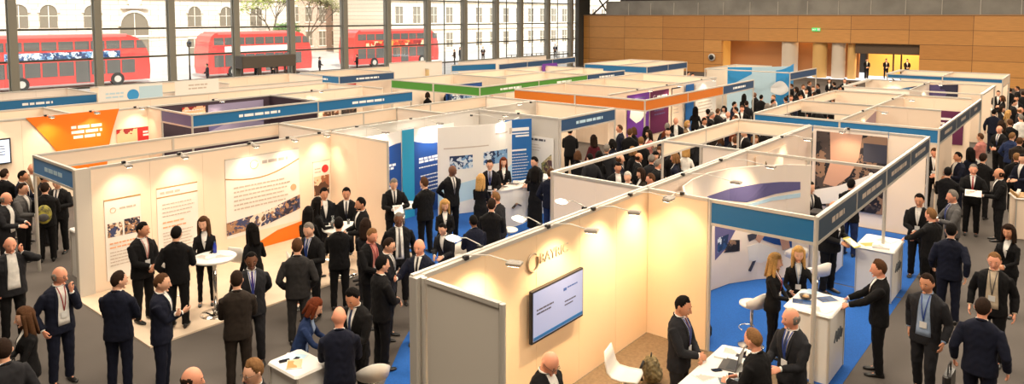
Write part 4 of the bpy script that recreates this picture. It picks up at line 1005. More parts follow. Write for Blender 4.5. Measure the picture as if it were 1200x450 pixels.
strip_on(e, arc2, [(885,280),(892,268),(901,266)], [(890,285),(896,276),(902,270)], SKINP, 'arm', .016, 4); strip_on(e, arc2, [(876,275),(888,272)], [(878,283),(886,279)], TXTD, 'mask', .018, 3); strip_on(e, arc2, [(882,306),(886,305)], [(877,317),(880,318)], TXTD, 'tool', .018, 2); strip_on(e, arc2, [(914,280),(924,279)], [(917,293),(926,290)], SKINP, 'hand', .018, 2)
graphic('wall_mural', 'large dark mural with pink hand and bright instruments', 'mural', (19.55, 5.6, .4), -PI/2, 1.7, 1.98, PH_DARK, [('poly', [(.2,1),(.22,.6),(.12,.3),(.3,.28),(.5,.45),(.62,.7),(.66,1)], SKINP, 'figure'),('poly', [(0,.2),(.35,.3),(.9,.55),(1,.5),(.5,.1),(0,0)], LAMW, 'tool'),('rect',.68,1,.66,.9,TXTD,'photo'),('disc',.8,.5,.06,LAMW)])
graphic('wall_mural', 'blue and ivory swirl poster seen through the island beams', 'mural', (15.45, 5.70, .4), 0, 2.0, 1.9, WARM, [('poly', curve_pts(0,.3,1,.75,-.1)+list(reversed(curve_pts(0,.2,1,.62,-.1))), MBLUE, 'swoosh'),('poly', [(.1,.6),(.3,.9),(.5,.7),(.3,.5)], PH_GREEN, 'photo')])
# island B graphics
graphic('wall_poster', 'violet grey arched poster on the wall behind long blue fascia', 'poster', (22.2, 5.40, 1.2), 0, 3.0, 1.15, mat('mauve_print', srgb(168,140,150), .5), [('poly', [(0,1),(0,.3),(.3,.75),(1,1)], WARM, 'swoosh'),('lines',.65,.9,.5,2,.15,.08,TXTW)])
graphic('wall_poster', 'small dark text poster at the aisle end of the blue fascia stand', 'poster', (29.64, 4.3, .8), -PI/2, .8, 1.2, MAROON, [('lines',.1,.9,.75,2,.14,.09,TXTW)])
graphic('wall_mural', 'dusk cityscape mural along the top of the right hand stand', 'mural', (35.95, 7.6, 1.35), -PI/2, 3.1, 1.1, PH_NIGHT, [('poly', [(0,.0),(0,1),(1,1),(.6,.93),(.25,.7)], WARM, 'swoosh'),('poly', [(.45,.05),(.53,.6),(.6,.05)], LAMW, 'figure')])
# orange stand graphics
graphic('wall_poster', 'purple poster with white map shape under the orange fascia', 'poster', (23.9, 13.86, .6), 0, 1.75, 1.75, PURPLE, [('poly', [(.1,.5),(.15,.68),(.5,.66),(.9,.72),(.85,.52),(.6,.38),(.4,.34)], TXTW, 'map_shape'),('lines',.1,.8,.9,2,.08,.06,LILAC)])
graphic('wall_poster', 'plum poster with white logo beside the purple poster', 'poster', (25.75, 13.86, .6), 0, 1.6, 1.75, MAROON, [('ring',.2,.85,.09,TXTW),('lines',.34,.9,.85,1,.08,.12,TXTW),('lines',.2,.8,.62,3,.09,.05,LILAC)])
graphic('wall_poster', 'cream framed poster right of the plum poster', 'poster', (27.6, 13.86, .6), 0, .85, 1.75, WARM, [('rect',0,1,.97,1,TXTD,'frame_edge'),('rect',0,.05,0,1,TXTD,'frame_edge'),('lines',.2,.8,.7,5,.08,.03,TXTG)])
graphic('wall_poster', 'ivory arch shaped poster in the stand left of the orange post', 'poster', (22.2, 15.9, .5), -PI/2*0, 2.4, 1.6, WARM, [('poly', [(0,.0),(0,.55)]+curve_pts(0,.55,1,.55,-.25)+[(1,0)], SKINP, 'swoosh'),('lines',.35,.65,.9,1,.1,.1,TXTO)]) if 0 else None
graphic('graphic_board', 'solid blue panel at left end of pale stand after the orange', 'graphic board', (28.85, 13.8, .3), 0, .8, 2.1, MBLUE, [('lines',.2,.8,.8,2,.1,.05,TXTW)])
graphic('graphic_board', 'pale poster with faint text left of the visitors in dark', 'graphic board', (29.8, 13.8, .3), 0, 2.2, 2.1, LAMW, [('lines',.15,.85,.7,6,.07,.05,TXTG)])
# sky blue curved backdrop
arc3 = [(38.0+3.5*t, 15.7-1.2*math.sin(PI*t*.75)-1.6*t) for t in np.linspace(0, 1, 12)]
e = curved('curved backdrop with sky blue and white cloud like shapes', arc3, 2.6, PALEB)
on_curve(e, arc3, 0, .30, 1.2, 2.58, SKYB, 'sky_shape', shape=lambda u: (1.5+.7*u, 2.58), off=.01); on_curve(e, arc3, .62, 1, .1, 2.5, SKYB, 'sky_shape', shape=lambda u: (.15, 2.55-.15*math.cos(u*3)), off=.01); on_curve(e, arc3, .55, .84, 1.1, 1.7, TXTW, 'cloud_shape', shape=lambda u: (1.2-.2*math.sin(u*PI), 1.35+.45*math.sin(u*PI*.9+.3)), off=.02)
graphic('graphic_board', 'blue dotted display inside the green fascia stand', 'graphic board', (22.7, 22.28, .8), 0, 2.3, 1.3, PH_BLUE, [('lines',.1,.9,.8,2,.2,.05,TXTW)])
graphic('wall_poster', 'vivid violet oval sign behind the green and slate fascias', 'poster', (33.2, 24.95, 2.0), 0, 1.5, .62, PURPLE, [('lines',.2,.8,.5,1,.2,.1,TXTW)])
graphic('wall_poster', 'small red square sign on a far wall under the second bus', 'poster', (24.1, 31.6, .9), 0, .8, .9, REDP, [('lines',.2,.8,.6,2,.2,.1,TXTW)])
_a = atY(205, 109, 28.6); _b = atY(256, 92, 28.6)
graphic('graphic_board', 'white banner with faint grey name below the first bus gap', 'graphic board', (_a.x, 28.6, .0), 0, _b.x-_a.x, _b.z, LAMW, [('lines',.3,.75,.93,2,.05,.06,TXTG)])
_a = atY(116, 118, 28.6); _b = atY(190, 97, 28.6)
graphic('graphic_board', 'white and pale blue banner with round emblem below the first bus', 'graphic board', (_a.x, 28.6, .0), 0, _b.x-_a.x, _b.z, LAMW, [('disc',.52,.86,.22,SKYB),('rect',.62,1,.5,.97,PALEB,'blue_field'),('lines',.1,.4,.9,2,.05,.06,PALEB)])
# shell logo on near stand wall, screen
e = empty('wall_logo', (7.40, 5.72, 2.10), 0, 'silver ring and lettering logo fixed above the wall screen', 'logo')
LOGM = mat('logo_metal', srgb(168,150,128), .35, .5)
MB().tube([(.115*math.cos(a), -.014, .125*math.sin(a)) for a in np.linspace(.9, 2*PI+.5, 26)], (.018,.012), 8).build('ring', LOGM, e)
text_obj('BAYRIC', .20, Matrix.Translation((.50, -.006, .0)) @ Matrix.Rotation(PI/2, 4, 'X'), mat('logo_letters', srgb(206,192,168), .35, .4), e, extrude=.008)
e = empty('wall_screen', (7.27, 5.72, 1.03), 0, 'large slideshow screen mounted on the near ivory wall', 'television')
MB().bbox(0, 1.225, -.10, -.045, 0, .72, .008).build('frame', DARK, e); MB().bbox(.35, .85, -.05, 0, .2, .5, .01).build('bracket', DARK, e)
scr = mat('lit_screen_lilac', srgb(120,128,158), .15, emit=srgb(150,158,190), estr=.42); d_ = MB().box(.025, 1.20, -.104, -.098, .03, .695).build('display', scr, e)
MB().box(.03, 1.195, -.107, -.103, .04, .085).build('menu_strip', MBLUE, d_)
o = MB(); dashes(o, .10, .48, .44, .022, 1, -.104); dashes(o, .10, .42, .39, .02, 2, -.104); dashes(o, .75, 1.02, .36, .018, 3, -.104); dashes(o, .75, .95, .31, .018, 4, -.104); o.build('slide_text', TXTD, d_)
o = MB(); o.box(.72, .79, -.107, -.103, .52, .56); dashes(o, .82, 1.06, .55, .02, 7, -.104); o.build('slide_logo', PBLUE, d_)
# ---------------------------------------------------------------- furniture
def counter(x, y, w, d, h, label, rz=0, logo=False, m=None, cat='counter'):
    e = empty('reception_counter', (x, y, 0), rz, label, cat)
    MB().bbox(-w/2+.02, w/2-.02, -d/2+.02, d/2-.02, 0.004, h-.03, .02).build('body', m or LAMW, e)
    MB().bbox(-w/2-.02, w/2+.02, -d/2-.02, d/2+.02, h-.03, h, .04).build('top', LAMW, e)
    for sx in (-1, 1):
        for sy in (-1, 1): MB().box(sx*(w/2-.02)-.012, sx*(w/2-.02)+.012, sy*(d/2-.02)-.012, sy*(d/2-.02)+.012, .004, h-.03).build('corner_profile', ALU, e)
    if logo:
        o = MB()
        for k in range(3): o.tube([((-.16+.13*k)*w, -d/2+.012, .52*h+.07*math.sin(k)), ((-.05+.13*k)*w, -d/2+.012, .66*h), ((.0+.13*k)*w, -d/2+.012, .50*h), ((.08+.13*k)*w, -d/2+.012, .60*h)], (.012,.012), 5)
        o.build('logo', mat('logo_slate', srgb(92,100,110), .5), e)
    return e
def tub_stool(x, y, rz, label, h=.74):            # white moulded stool with a low wrap-around back
    e = empty('bar_stool', (x, y, 0), rz, label, 'stool', None)
    rings = []
    n = 20
    seat = MB(); seat.lathe([(.02,h-.03),(.17,h-.025),(.205,h),(.20,h+.025),(.15,h+.015),(.02,h+.01)], n=24); seat.build('seat', PLASTIC, e, True)
    b = MB()
    rr = []
    for k in range(13):
        a = PI*.08+PI*.84*k/12; hh = .10+.15*math.sin(PI*k/12)
        c, s_ = math.cos(a), math.sin(a)
        rr.append([(.19*c, .19*s_, h), (.215*c, .215*s_, h), (.235*c, .235*s_, h+hh), (.215*c, .215*s_, h+hh)])
    b.loft(rr); b.build('backrest', PLASTIC, e, True)
    MB().tube([(0,0,h-.03),(0,0,.03)], .025, 12).build('column', CHROME, e, True)
    MB().lathe([(.0,.0),(.21,.0),(.205,.012),(.05,.035),(.0,.04)], (0,0,.004), 28).build('base', CHROME, e, True)
    MB().tube([(.0+.15*math.cos(a), -.06+.15*math.sin(a), .28) for a in np.linspace(-PI, 0, 12)], .009, 6).build('footrest', CHROME, e, True)
    return e
def shell_stool(x, y, rz, label, h=.70):          # L-shaped white shell on a chrome gas column
    e = empty('bar_stool', (x, y, 0), rz, label, 'stool')
    prof = [(-.21,h-.025),(-.18,h),(.0,h-.015),(.12,h),(.17,h+.05),(.20,h+.18),(.225,h+.32)]
    th = .018; rr = []
    for i, (yy, z) in enumerate(prof):
        w = [.15,.19,.205,.20,.195,.185,.14][i]; dn = (th, -.006) if i >= 4 else (0, -th)
        row = []
        for u in np.linspace(-1, 1, 9): row.append((w*u, yy, z+(.018*abs(u)**3 if i < 5 else 0)))
        for u in np.linspace(1, -1, 9): row.append((w*u, yy+dn[0], z+dn[1]+(.018*abs(u)**3 if i < 5 else 0)))
        rr.append(row)
    MB().loft(rr).build('seat_shell', PLASTIC, e, True)
    MB().tube([(0,0,h-.03),(0,0,.3),(0,0,.03)], [.03,.024,.022], 12).build('column', CHROME, e, True)
    MB().lathe([(0,0),(.21,0),(.20,.012),(.05,.035),(0,.04)], (0,0,.014), 28).build('base', CHROME, e, True)
    MB().tube([(.16*math.cos(a), -.02+.16*math.sin(a), .26) for a in np.linspace(-PI, 0, 12)], .01, 6).build('footrest', CHROME, e, True)
    return e
def bar_table(x, y, h, r, label, z0=0.):
    e = empty('poseur_table', (x, y, z0), 0, label, 'table')
    MB().lathe([(0,h-.035),(r-.01,h-.035),(r,h-.02),(r-.005,h),(0,h)], n=40).build('tabletop', LAMW, e)
    MB().tube([(0,0,h-.03),(0,0,.02)], .035, 14).build('column', CHROME, e, True)
    MB().lathe([(0,0),(r*.72,0),(r*.70,.012),(.08,.04),(0,.05)], n=36).build('base', CHROME, e, True)
    return e
def mag(x, y, z, rz, label, m=None, w=.21, h=.297, th=.006, name='brochure', cat='brochure', fold=False):
    e = empty(name, (x, y, z+.001), rz, label, cat)
    MB().box(-w/2, w/2, -h/2, h/2, 0, th).build('pages', PAPER, e); MB().box(-w/2+.008, w/2-.008, -h/2+.01, h/2-.01, th, th+.001).build('cover_print', m or PH_GREY, e)
    return e
def glass(x, y, z, label, r=.033, h=.11, m=None):
    e = empty('drinking_glass', (x, y, z+.001), 0, label, 'glass')
    MB().lathe([(0,0),(r*.8,0),(r,h),(r-.003,h),(r*.8-.003,.006),(0,.006)], n=16).build('tumbler', GLASSM, e, True); return e
def cup(x, y, z, label, m=None, r=.038, h=.09):
    e = empty('cup', (x, y, z+.001), 0, label, 'cup')
    MB().lathe([(0,0),(r*.75,0),(r,h),(r-.004,h),(r*.7,.01),(0,.01)], n=16).build('cup_body', m or LAMW, e, True)
    MB().tube([(r*.95,0,h*.75),(r+.022,0,h*.6),(r*.85,0,h*.3)], .005, 6).build('handle', m or LAMW, e, True); return e
GLASSM = mat('clear_glass', (.8,.85,.87), .05); GLASSM.node_tree.nodes['Principled BSDF'].inputs['Transmission Weight'].default_value = .9
def laptop(x, y, z, rz, label, scrm=None, ang=100, s=1.):
    e = empty('laptop', (x, y, z+.001), rz, label, 'laptop'); e.scale = (s, s, s)
    MB().bbox(-.16, .16, -.11, .11, 0, .016, .01).build('keyboard_base', mat('laptop_grey', srgb(70,66,64), .4), e); MB().box(-.14, .14, -.02, .09, .016, .018).build('keys', DARK, e)
    a = math.radians(ang-90); M = Matrix.Translation((0,.11,.014)) @ Matrix.Rotation(-a, 4, 'X')
    o = MB(); o.bbox(-.16, .16, -.006, .006, 0, .21, .003); me = o.mesh('lid'); me.transform(M); me.materials.append(mat('lid_dark', srgb(60,52,50), .35)); l = link('lid', me, e)
    o = MB(); o.box(-.148, .148, -.008, -.006, .012, .198); me = o.mesh('display'); me.transform(M); me.materials.append(scrm or mat('laptop_display', srgb(120,130,150), .2, emit=srgb(120,130,160), estr=.5)); link('display', me, l)
    return e
def phone(x, y, z, rz, label):
    e = empty('mobile_phone', (x, y, z+.001), rz, label, 'phone'); MB().bbox(-.035, .035, -.07, .07, 0, .009, .01).build('casing', DARK, e); MB().box(-.031,.031,-.06,.06,.009,.010).build('display', mat('phone_glass', (.02,.02,.03), .08), e); return e

# long white table of the near stand
e = empty('display_table', (8.03, 3.43, .012), 0, 'long white counter table in front of the near ivory stand', 'table')
MB().bbox(-1.05, 1.05, -.28, .30, .91, .945, .03).build('tabletop', LAMW, e); MB().bbox(-1.0, 1.0, -.23, .25, 0, .91, .02).build('cabinet', LAMW, e); MB().box(-.004,.004,-.235,-.229,.04,.88).build('door_gap', TXTG, e)
T = .957
laptop(8.55, 3.42, T, PI+.15, 'open dark tablet laptop on the long white counter table')
mag(8.98, 3.52, T, .3, 'white leaflet at the far end of the long table'); mag(8.98, 3.28, T, -.2, 'white booklet behind the propped tablet', PH_GREY)
mag(8.12, 3.55, T, 1.2, 'pale leaflet with pinkish strip near the suited host', PH_GREY); mag(7.9, 3.35, T, 1.7, 'white folded sheet nearest the bottom of the long table')
mag(8.15, 3.24, T, .6, 'grey folder in front of the greying seated visitor', mat('folder_grey', srgb(90,104,112), .5))
cup(8.60, 3.12+.1, T, 'turquoise cup beside the propped tablet', mat('turquoise_cup', srgb(70,170,190), .35), .04, .10)
phone(8.32, 3.50, T, .9, 'black phone lying left of the tablet laptop'); phone(8.88, 3.40, T, .2, 'black gadget beyond the tablet laptop')
phone(8.30, 3.30, T, 2.0, 'small black remote beside the grey folder')
mag(7.62, 3.5, T, 1.0, 'white sheet with print beside the man at the long table'); mag(8.7, 3.6, T, .2, 'small pale card stack behind the laptop', PALEB, .12, .16, .02); mag(7.45, 3.28, T, 2.2, 'pale blue leaflet low on the long table', PALEB); cup(8.05, 3.20, T, 'white cup at the visitor side of the long table')
shell_stool(7.95, 4.60, .25, 'white shell bar stool against the near ivory wall')
e = empty('rucksack', (9.15, 4.85, .012), .4, 'olive patterned rucksack on the floor beside the shell stool', 'bag')
bg = MB(); bg.ell((0,0,.2), (.17,.13,.21), 16, 12); bg.ell((0,-.09,.14), (.13,.08,.11), 12, 8); OL = mat('olive_bag', srgb(120,106,72), .8, noise_s=14, noise_a=.6); me = remesh(bg.mesh('bag_body'), .015, 3, (.012, 40)); me.materials.append(OL); link('bag_body', me, e)
MB().tube([(-.1,.1,.36),(-.14,.16,.2),(-.1,.12,.05)], (.02,.006), 6).build('strap', DARK, e, True); MB().tube([(-.04,0,.40),(0,0,.45),(.04,0,.40)], .01, 6).build('handle', DARK, e, True)
# corner stand counter, back chair, hidden stool
counter(11.12, 3.12, .85, .66, 1.05, 'white counter with slate logo beside the corner post', 0, True)
mag(10.98, 3.28, 1.05, .3, 'blue and white leaflet at the near edge of the logo counter', PH_BLUE); mag(11.32, 3.02, 1.05, .9, 'blue fan of leaflets on the right part of the logo counter', PH_BLUE); mag(10.88, 2.98, 1.05, -.3, 'white blue leaflet by the corner post on the counter', PH_GREY); mag(11.42, 3.3, 1.05, 1.3, 'pale booklet near the smiling blonde woman', PALEB)
e = empty('dental_model', (11.16, 3.28, 1.052), 0, 'dark round bowl with metal model on the logo counter', 'bowl'); MB().lathe([(0,0),(.07,0),(.10,.05),(.095,.05),(.06,.01),(0,.01)], n=24).build('bowl_rim', mat('pewter', srgb(90,84,80), .3, .8), e, True); MB().ell((0,0,.03), (.05,.05,.025), 12, 8).build('model', GOLD, e, True)
tub_stool(11.25, 4.15, PI*.9, 'white tub stool behind the blonde women in corner stand', .70)
tub_stool(13.4, 3.75, 2.6, 'white tub stool half hidden behind the corner post', .72); tub_stool(13.9, 4.3, 2.2, 'farther white tub stool right of the corner post', .78)
e = empty('holdall', (10.95, 4.85, .008), .3, 'black bag slumped on blue carpet behind the ivory wall end', 'bag'); bg = MB(); bg.ell((0,0,.15), (.24,.14,.15), 14, 10); me = remesh(bg.mesh('bag_body'), .02, 1, (.012, 30)); me.materials.append(cm('cloth','black')); link('bag_body', me, e); MB().tube([(-.1,0,.28),(0,.0,.38),(.1,0,.28)], .01, 6).build('handle', DARK, e, True)
counter(15.05, 3.07, .95, .66, 1.0, 'white counter with dark side logo further along the right aisle', 0, True)
mag(14.78, 3.2, 1.0, .8, 'yellow green magazine on the further right counter', mat('lime_cover', srgb(170,160,60), .5)); mag(14.72, 2.98, 1.0, .2, 'grey stack of leaflets on the further right counter', PH_GREY, th=.04); mag(15.25, 3.0, 1.0, -.3, 'white form under the hand of the counter visitor')
# left front counter
counter(5.06, 7.68, .46, .62, 1.0, 'small white counter in the foreground by the denim jacket woman', -.0)
mag(5.0, 7.66, 1.0, .9, 'open magazine with brown photos on the small counter', PH_RED, .24, .2, .012); mag(5.1, 7.82, 1.0, .5, 'pale blue flyer under the hand of the denim woman', PALEB); phone(4.97, 7.84, 1.0, 1.2, 'black phone on the small foreground counter'); phone(5.08, 7.76, 1.0, 2., 'black key fob on the small foreground counter')
tub_stool(5.80, 7.12, -.5+PI, 'white tub stool at right end of the small foreground counter', .72)
MB2 = empty('floor_plinth', (6.62, 6.35, 0), 0, 'low white side board leaning by the near wall post', 'board'); 
MB().bbox(-.02, .02, -.5, .5, 0.02, 1.0, .004).build('board', LAMW, MB2); MB().box(-.05,.05,-.5,-.46,0,.03).box(-.05,.05,.46,.5,0,.03).build('foot', ALU, MB2)
# left stand table with leaflets
bar_table(6.30, 12.10, 1.05, .38, 'white round poseur table with chrome foot on the left stand', .03)
mag(6.2, 12.2, 1.08, .3, 'fan of white leaflets on the poseur table', None, th=.012); mag(6.45, 12.05, 1.08, 1.1, 'white brochure at right of the poseur table')
e = empty('bottle', (6.42, 12.3, 1.081), 0, 'blue water bottle on the poseur table', 'bottle'); MB().lathe([(0,0),(.032,0),(.034,.12),(.02,.16),(.013,.19),(0,.19)], n=14).build('bottle_body', mat('blue_glass', srgb(40,60,170), .15), e, True); MB().lathe([(0,.19),(.015,.19),(.015,.21),(0,.21)], n=12).build('cap', DBLUE, e, True)
shell_stool(7.05, 12.45, 2.0, 'white shell stool right of the poseur table', .74); shell_stool(5.85, 12.75, 2.6, 'white shell stool behind the man at the poseur table', .74)
# white table of the seated group
bar_table(9.0, 11.95, 1.0, .42, 'large white round table where the group talks', .03)
for i, (dx, dy, lb) in enumerate(((-.2,.1,'water glass at left of the large round table'), (-.05,.25,'water glass nearest the wall on the large round table'), (.2,.1,'water glass before the smiling man at the round table'))): glass(9.0+dx, 11.9+dy, 1.03, lb)
e = empty('carafe', (8.86, 12.08, 1.031), 0, 'clear water carafe on the large round table', 'carafe'); MB().lathe([(0,0),(.045,0),(.05,.1),(.02,.18),(.03,.24),(.025,.24),(.014,.18),(.043,.1),(0,.01)], n=16).build('carafe_body', GLASSM, e, True)
shell_stool(9.35, 13.05, .35, 'white shell stool under the left young man by the wall', .62); shell_stool(9.68, 12.68, .6, 'white shell stool under the right young man by the wall', .62)
shell_stool(7.5, 11.2, 1.2, 'white shell stool beside the grey haired man with lanyard', .74)
counter(5.7, 15.9, .6, .9, 1.0, 'white counter inside the stand with slim corner post', 0); mag(5.6, 15.8, 1.0, .4, 'blue leaflets on the counter behind the corner post', PH_BLUE, th=.02); mag(5.8, 16.1, 1.0, 1., 'white leaflets stacked on the counter behind the corner post')
e = empty('banner_stand', (5.55, 15.2, 0), 1.3, 'blue flag shaped banner behind the corner post counter', 'banner'); MB().loft([[(0,y,.02),(.32,y,.02),(.26,y,.9),(.05,y,1.05)] for y in (-.01,.01)]).build('fabric', DBLUE, e); MB().box(-.05,.37,-.08,.08,0,.03).build('base', ALU, e)
# blue stand: table in front of the wavy banner, curved counter
bar_table(11.05, 12.35, 1.0, .36, 'white table with papers before the wavy blue panel', .005); mag(10.95, 12.4, 1.005, .4, 'crumpled white leaflets on the table by the wavy panel', None, th=.03); mag(11.2, 12.3, 1.005, 1.0, 'white bag shaped sheet on the table by wavy panel')
e = empty('reception_counter', (14.15, 11.75, 0), 0, 'curved white reception counter with dark leaf emblem', 'counter')
fo = [(.75*math.cos(a)*1.0, -.42*math.sin(a)) for a in np.linspace(0, PI, 14)]; 
MB().prism(fo, .006, .97).build('body', LAMW, e); MB().prism([(p[0]*1.06, p[1]*1.1+.02) for p in fo], .97, 1.0).build('top', LAMW, e)
o = MB(); o.tube([(-.30,-.405,.50),(-.16,-.435,.60),(-.02,-.445,.52)], (.05,.02), 6); o.build('emblem', PH_DARK, e, True)
for k, (dx, dy, lb) in enumerate(((-.35,-.1,'stack of dark leaflets at left of the curved counter'),(.05,-.15,'row of small bottles tray on the curved counter'),(.35,-.08,'white papers at the right end of the curved counter'))): mag(14.15+dx, 11.75+dy, 1.0, .3*k, lb, (PH_DARK, PH_DARK, PH_GREY)[k], th=.03)
counter(15.6, 11.55, .5, .5, 1.0, 'small white round edged counter right of the curved one', .2)
tub_stool(11.9, 9.85, .8, 'white stool seat between the visitors on blue carpet', .68); tub_stool(9.85, 9.35, -1.0, 'white stool in front of the blonde woman holding phone', .72)
# aisle furniture right
counter(15.6, 4.3, 1.2, .6, 1.0, 'counter with red edge and coffee machine behind the corner fascia', 0); 
e = empty('coffee_machine', (15.5, 4.35, 1.002), 0, 'black coffee machine on the red edged counter', 'coffee machine'); MB().bbox(-.2,.2,-.16,.16,0,.3,.02).build('housing', DARK, e); MB().tube([(0,-.16,.2),(0,-.22,.18)], .02, 8).build('spout', CHROME, e, True); MB().box(-.15,.15,-.24,-.1,0,.02).build('drip_tray', CHROME, e)
e = empty('refreshment_tray', (21.2, 1.2, 1.02), .3, 'wooden tray of white cups carried in the right aisle', 'tray'); MB().box(-.3,.3,-.2,.2,0,.02).box(-.3,.3,-.2,-.18,.02,.08).box(-.3,.3,.18,.2,.02,.08).build('tray_board', GOLD, e)
for k in range(6):
    c_ = cup(21.2-.2+.18*(k % 3), 1.2-.09+.18*(k//3), 1.041, 'small white cup standing on the wooden tray'); c_['group'] = 'cups on the carried tray'
counter(21.2, 1.2, .62, .42, 1.018, 'slim ivory trolley carrying the tray in the right aisle', .3, m=WARM, cat='trolley')
# ---------------------------------------------------------------- who stands where
GZ = lambda x, y: .03 if (4.96 < x < 10.8 and 11.7 < y < 14.8) else (.012 if (5.3 < x < 10.7 and 2.7 < y < 5.7) else .0)
S = dict
p = person
# left foreground
p(11,277, 10,'bald man phoning in dark suit and open white shirt, far left', pose='phonel', hair='bald', open_=.03, tie=False, topc='charcoal', body='stout', skin='pink', botc='black')
p(67,312, 25,'bald bespectacled man in navy suit holding hand to mouth', pose='mouthl', hair='fringe', hairc='grey', open_=.02, tie=False, topc='navy', specs=True, hyaw=25, skin='pink', lany=True, lanyc='red')
p(31,359,-80,'long haired brunette woman in black with shoulder bag, bottom left', sex='f', pose='clasp', hair='long', hairc='brown', tie=False, topc='black', h=1.66)
p(3,398,-150,'dark haired man in black suit cut by the bottom left corner', pose='relax', hair='short', tie=False, topc='charcoal', hyaw=-20)
p(136,318,150,'man in navy suit seen from behind, left of the arms crossed man', pose='clasp', hair='short', hairc='darkbrown', tie=False, topc='navy', hyaw=-35, h=1.78)
p(165,262,35,'dark haired man in black suit with lanyard before the photo banner', pose='clasp', hair='short', hairc='black', tie=False, lany=True, lanyc='pink', topc='black', hyaw=25, skin='tan', h=1.78)
p(187,320,75,'man in navy suit with folded arms beside the platform edge', pose='crossed', hair='crop', hairc='brown', tie=False, topc='navy', h=1.78)
p(206,267,165,'tall man in black suit seen from behind at the poseur table', pose='halfpocket', hair='crop', hairc='black', tie=False, topc='black', h=1.78)
p(239,255,-5,'brown haired woman in black jacket behind the poseur table', sex='f', pose='hold', hair='long', hairc='brown', tie=False, topc='black', h=1.68, hyaw=-15)
p(296,262,-150,'dark haired woman in black carrying bag below the logo banner', sex='f', pose='bag', hair='long', hairc='black', tie=False, topc='black', h=1.66)
p(294,294,5,'man in charcoal suit with violet tie and badge facing us', pose='back', hair='crop', hairc='black', tie=True, tiec='purple', lany=True, topc='charcoal', skin='brown', h=1.8)
p(277,318,178,'man in brown grey suit seen from behind in left foreground', pose='clasp', hair='short', hairc='darkbrown', tie=False, topc='brown')
p(348,280,175,'man in dark grey suit with his back to us near the logo banner', pose='pocket', hair='short', hairc='brown', tie=False, topc='darkgrey')
p(363,259,-30,'grey haired man in black suit with blue lanyard holding papers', pose='papers', hair='short', hairc='grey', tie=True, tiec='midblue', lany=True, topc='black', h=1.78, hpitch=10)
p(349,346, 75,'woman in denim jacket leaning over the small white counter', sex='f', pose='reach', hair='bob', hairc='auburn', tie=False, top='denim', topc='denim', shirtc='lightblue', botc='black', h=1.64, lean=18, open_=.01)
p(221,430,60,'bald man whose head shows at the bottom left edge', pose='relax', hair='fringe', hairc='darkbrown', tie=False, topc='charcoal', skin='pink', hyaw=20)
p(299,420,-60,'fair brown haired man in glasses at the bottom edge', pose='relax', hair='full', hairc='fairbrown', tie=False, topc='charcoal', specs=True, skin='fair')
p(397,362,178,'bald man in navy suit with his back to us at the small counter', pose='hold', hair='bald', tie=False, topc='navy', skin='pink', lean=5)
p(416,334,-35,'black haired man with blue tie and white pocket square looking down', pose='hold', hair='full', hairc='black', tie=True, tiec='midblue', topc='black', hpitch=18, skin='tan', h=1.78)
p(446,300,115,'black haired man in black suit turned towards the bald man', pose='clasp', hair='full', hairc='black', tie=False, topc='black', h=1.78)
p(492,279,-25,'bald smiling man in navy suit and dark tie by the wall post', pose='gesture', hair='bald', tie=True, tiec='black', topc='navy', lany=False, skin='pink', h=1.78)
p(453,278,70,'dark haired man in glasses listening between two groups', pose='crossed', hair='short', hairc='darkbrown', tie=True, tiec='silver', topc='charcoal', specs=True, h=1.73, hpitch=8)
p(434,266,40,'sandy haired man in black suit and pink shirt with lanyard', pose='clasp', hair='short', hairc='fairbrown', tie=False, shirtc='pink', lany=True, lanyc='red', topc='black', open_=.01, skin='pink', hpitch=10)
p(467,248,5,'dark skinned man in black suit and wide grey tie', pose='relax', hair='crop', hairc='grey', tie=True, tiec='grey', topc='black', skin='brown', open_=.015, body='stout')
p(521,232,5,'blonde woman in black top looking at her clasped phone', sex='f', pose='clasp', hair='long', hairc='blond', tie=False, topc='black', h=1.64, hpitch=12)
p(402,254,178,'man in black suit with his back to us before the round table', pose='hold', hair='short', hairc='black', tie=False, topc='black', h=1.72)
p(369,234,110,'dark haired woman in black at left of the round table', sex='f', pose='hold', hair='long', hairc='black', tie=False, topc='black', h=1.66)
p(362,243,160,'woman with black hair standing behind the grey haired man', sex='f', pose='clasp', hair='long', hairc='black', tie=False, topc='black', h=1.60)
p(385,224,15,'young man in dark suit seated by the ivory wall, left of two', at=(9.35,13.05), sith=.66, pose='sit', hair='full', hairc='black', tie=False, topc='charcoal', skin='tan')
p(402,227,-5,'young man in black suit seated by the ivory wall, right of two', at=(9.68,12.68), sith=.66, pose='sit', hair='full', hairc='black', tie=True, topc='black', skin='tan')
p(424,231,-75,'man with goatee in black suit gesturing over the round table', pose='hold', hair='short', hairc='black', tie=False, topc='black', skin='tan', beard=True)
p(423,257,170,'dark haired woman standing close behind the round table', sex='f', pose='clasp', hair='long', hairc='darkbrown', tie=False, topc='charcoal', h=1.62)
p(461,209,10,'grey haired man reading papers before the wavy blue panel', pose='papers', hair='short', hairc='grey', tie=True, tiec='black', topc='black', hpitch=15)
p(498,208,-150,'brown haired man in black suit facing away at the paper covered table', pose='hold', hair='full', hairc='brown', tie=False, topc='black', hyaw=15, skin='fair')
p(529,193,30,'bald black man in dark suit and striped tie by the teal strip', pose='back', hair='bald', tie=True, tiec='grey', topc='black', skin='brown', h=1.82, hyaw=20)
p(563,204,160,'blonde woman in black dress with her back to us', sex='f', pose='clasp', hair='long', hairc='blond', tie=False, top='dress', topc='black', h=1.65)
p(574,187,0,'dark haired man in glasses and black suit by curved display', pose='gesture', hair='short', hairc='darkbrown', tie=True, tiec='navy', lany=True, topc='black', specs=True)
p(590,184,5,'auburn haired woman in black jacket behind the curved counter', sex='f', pose='hold', hair='long', hairc='auburn', tie=False, topc='black', h=1.66)
p(576,233,170,'man in black suit facing away beside the blue carpet corner', pose='clasp', hair='short', hairc='darkbrown', tie=False, topc='black')
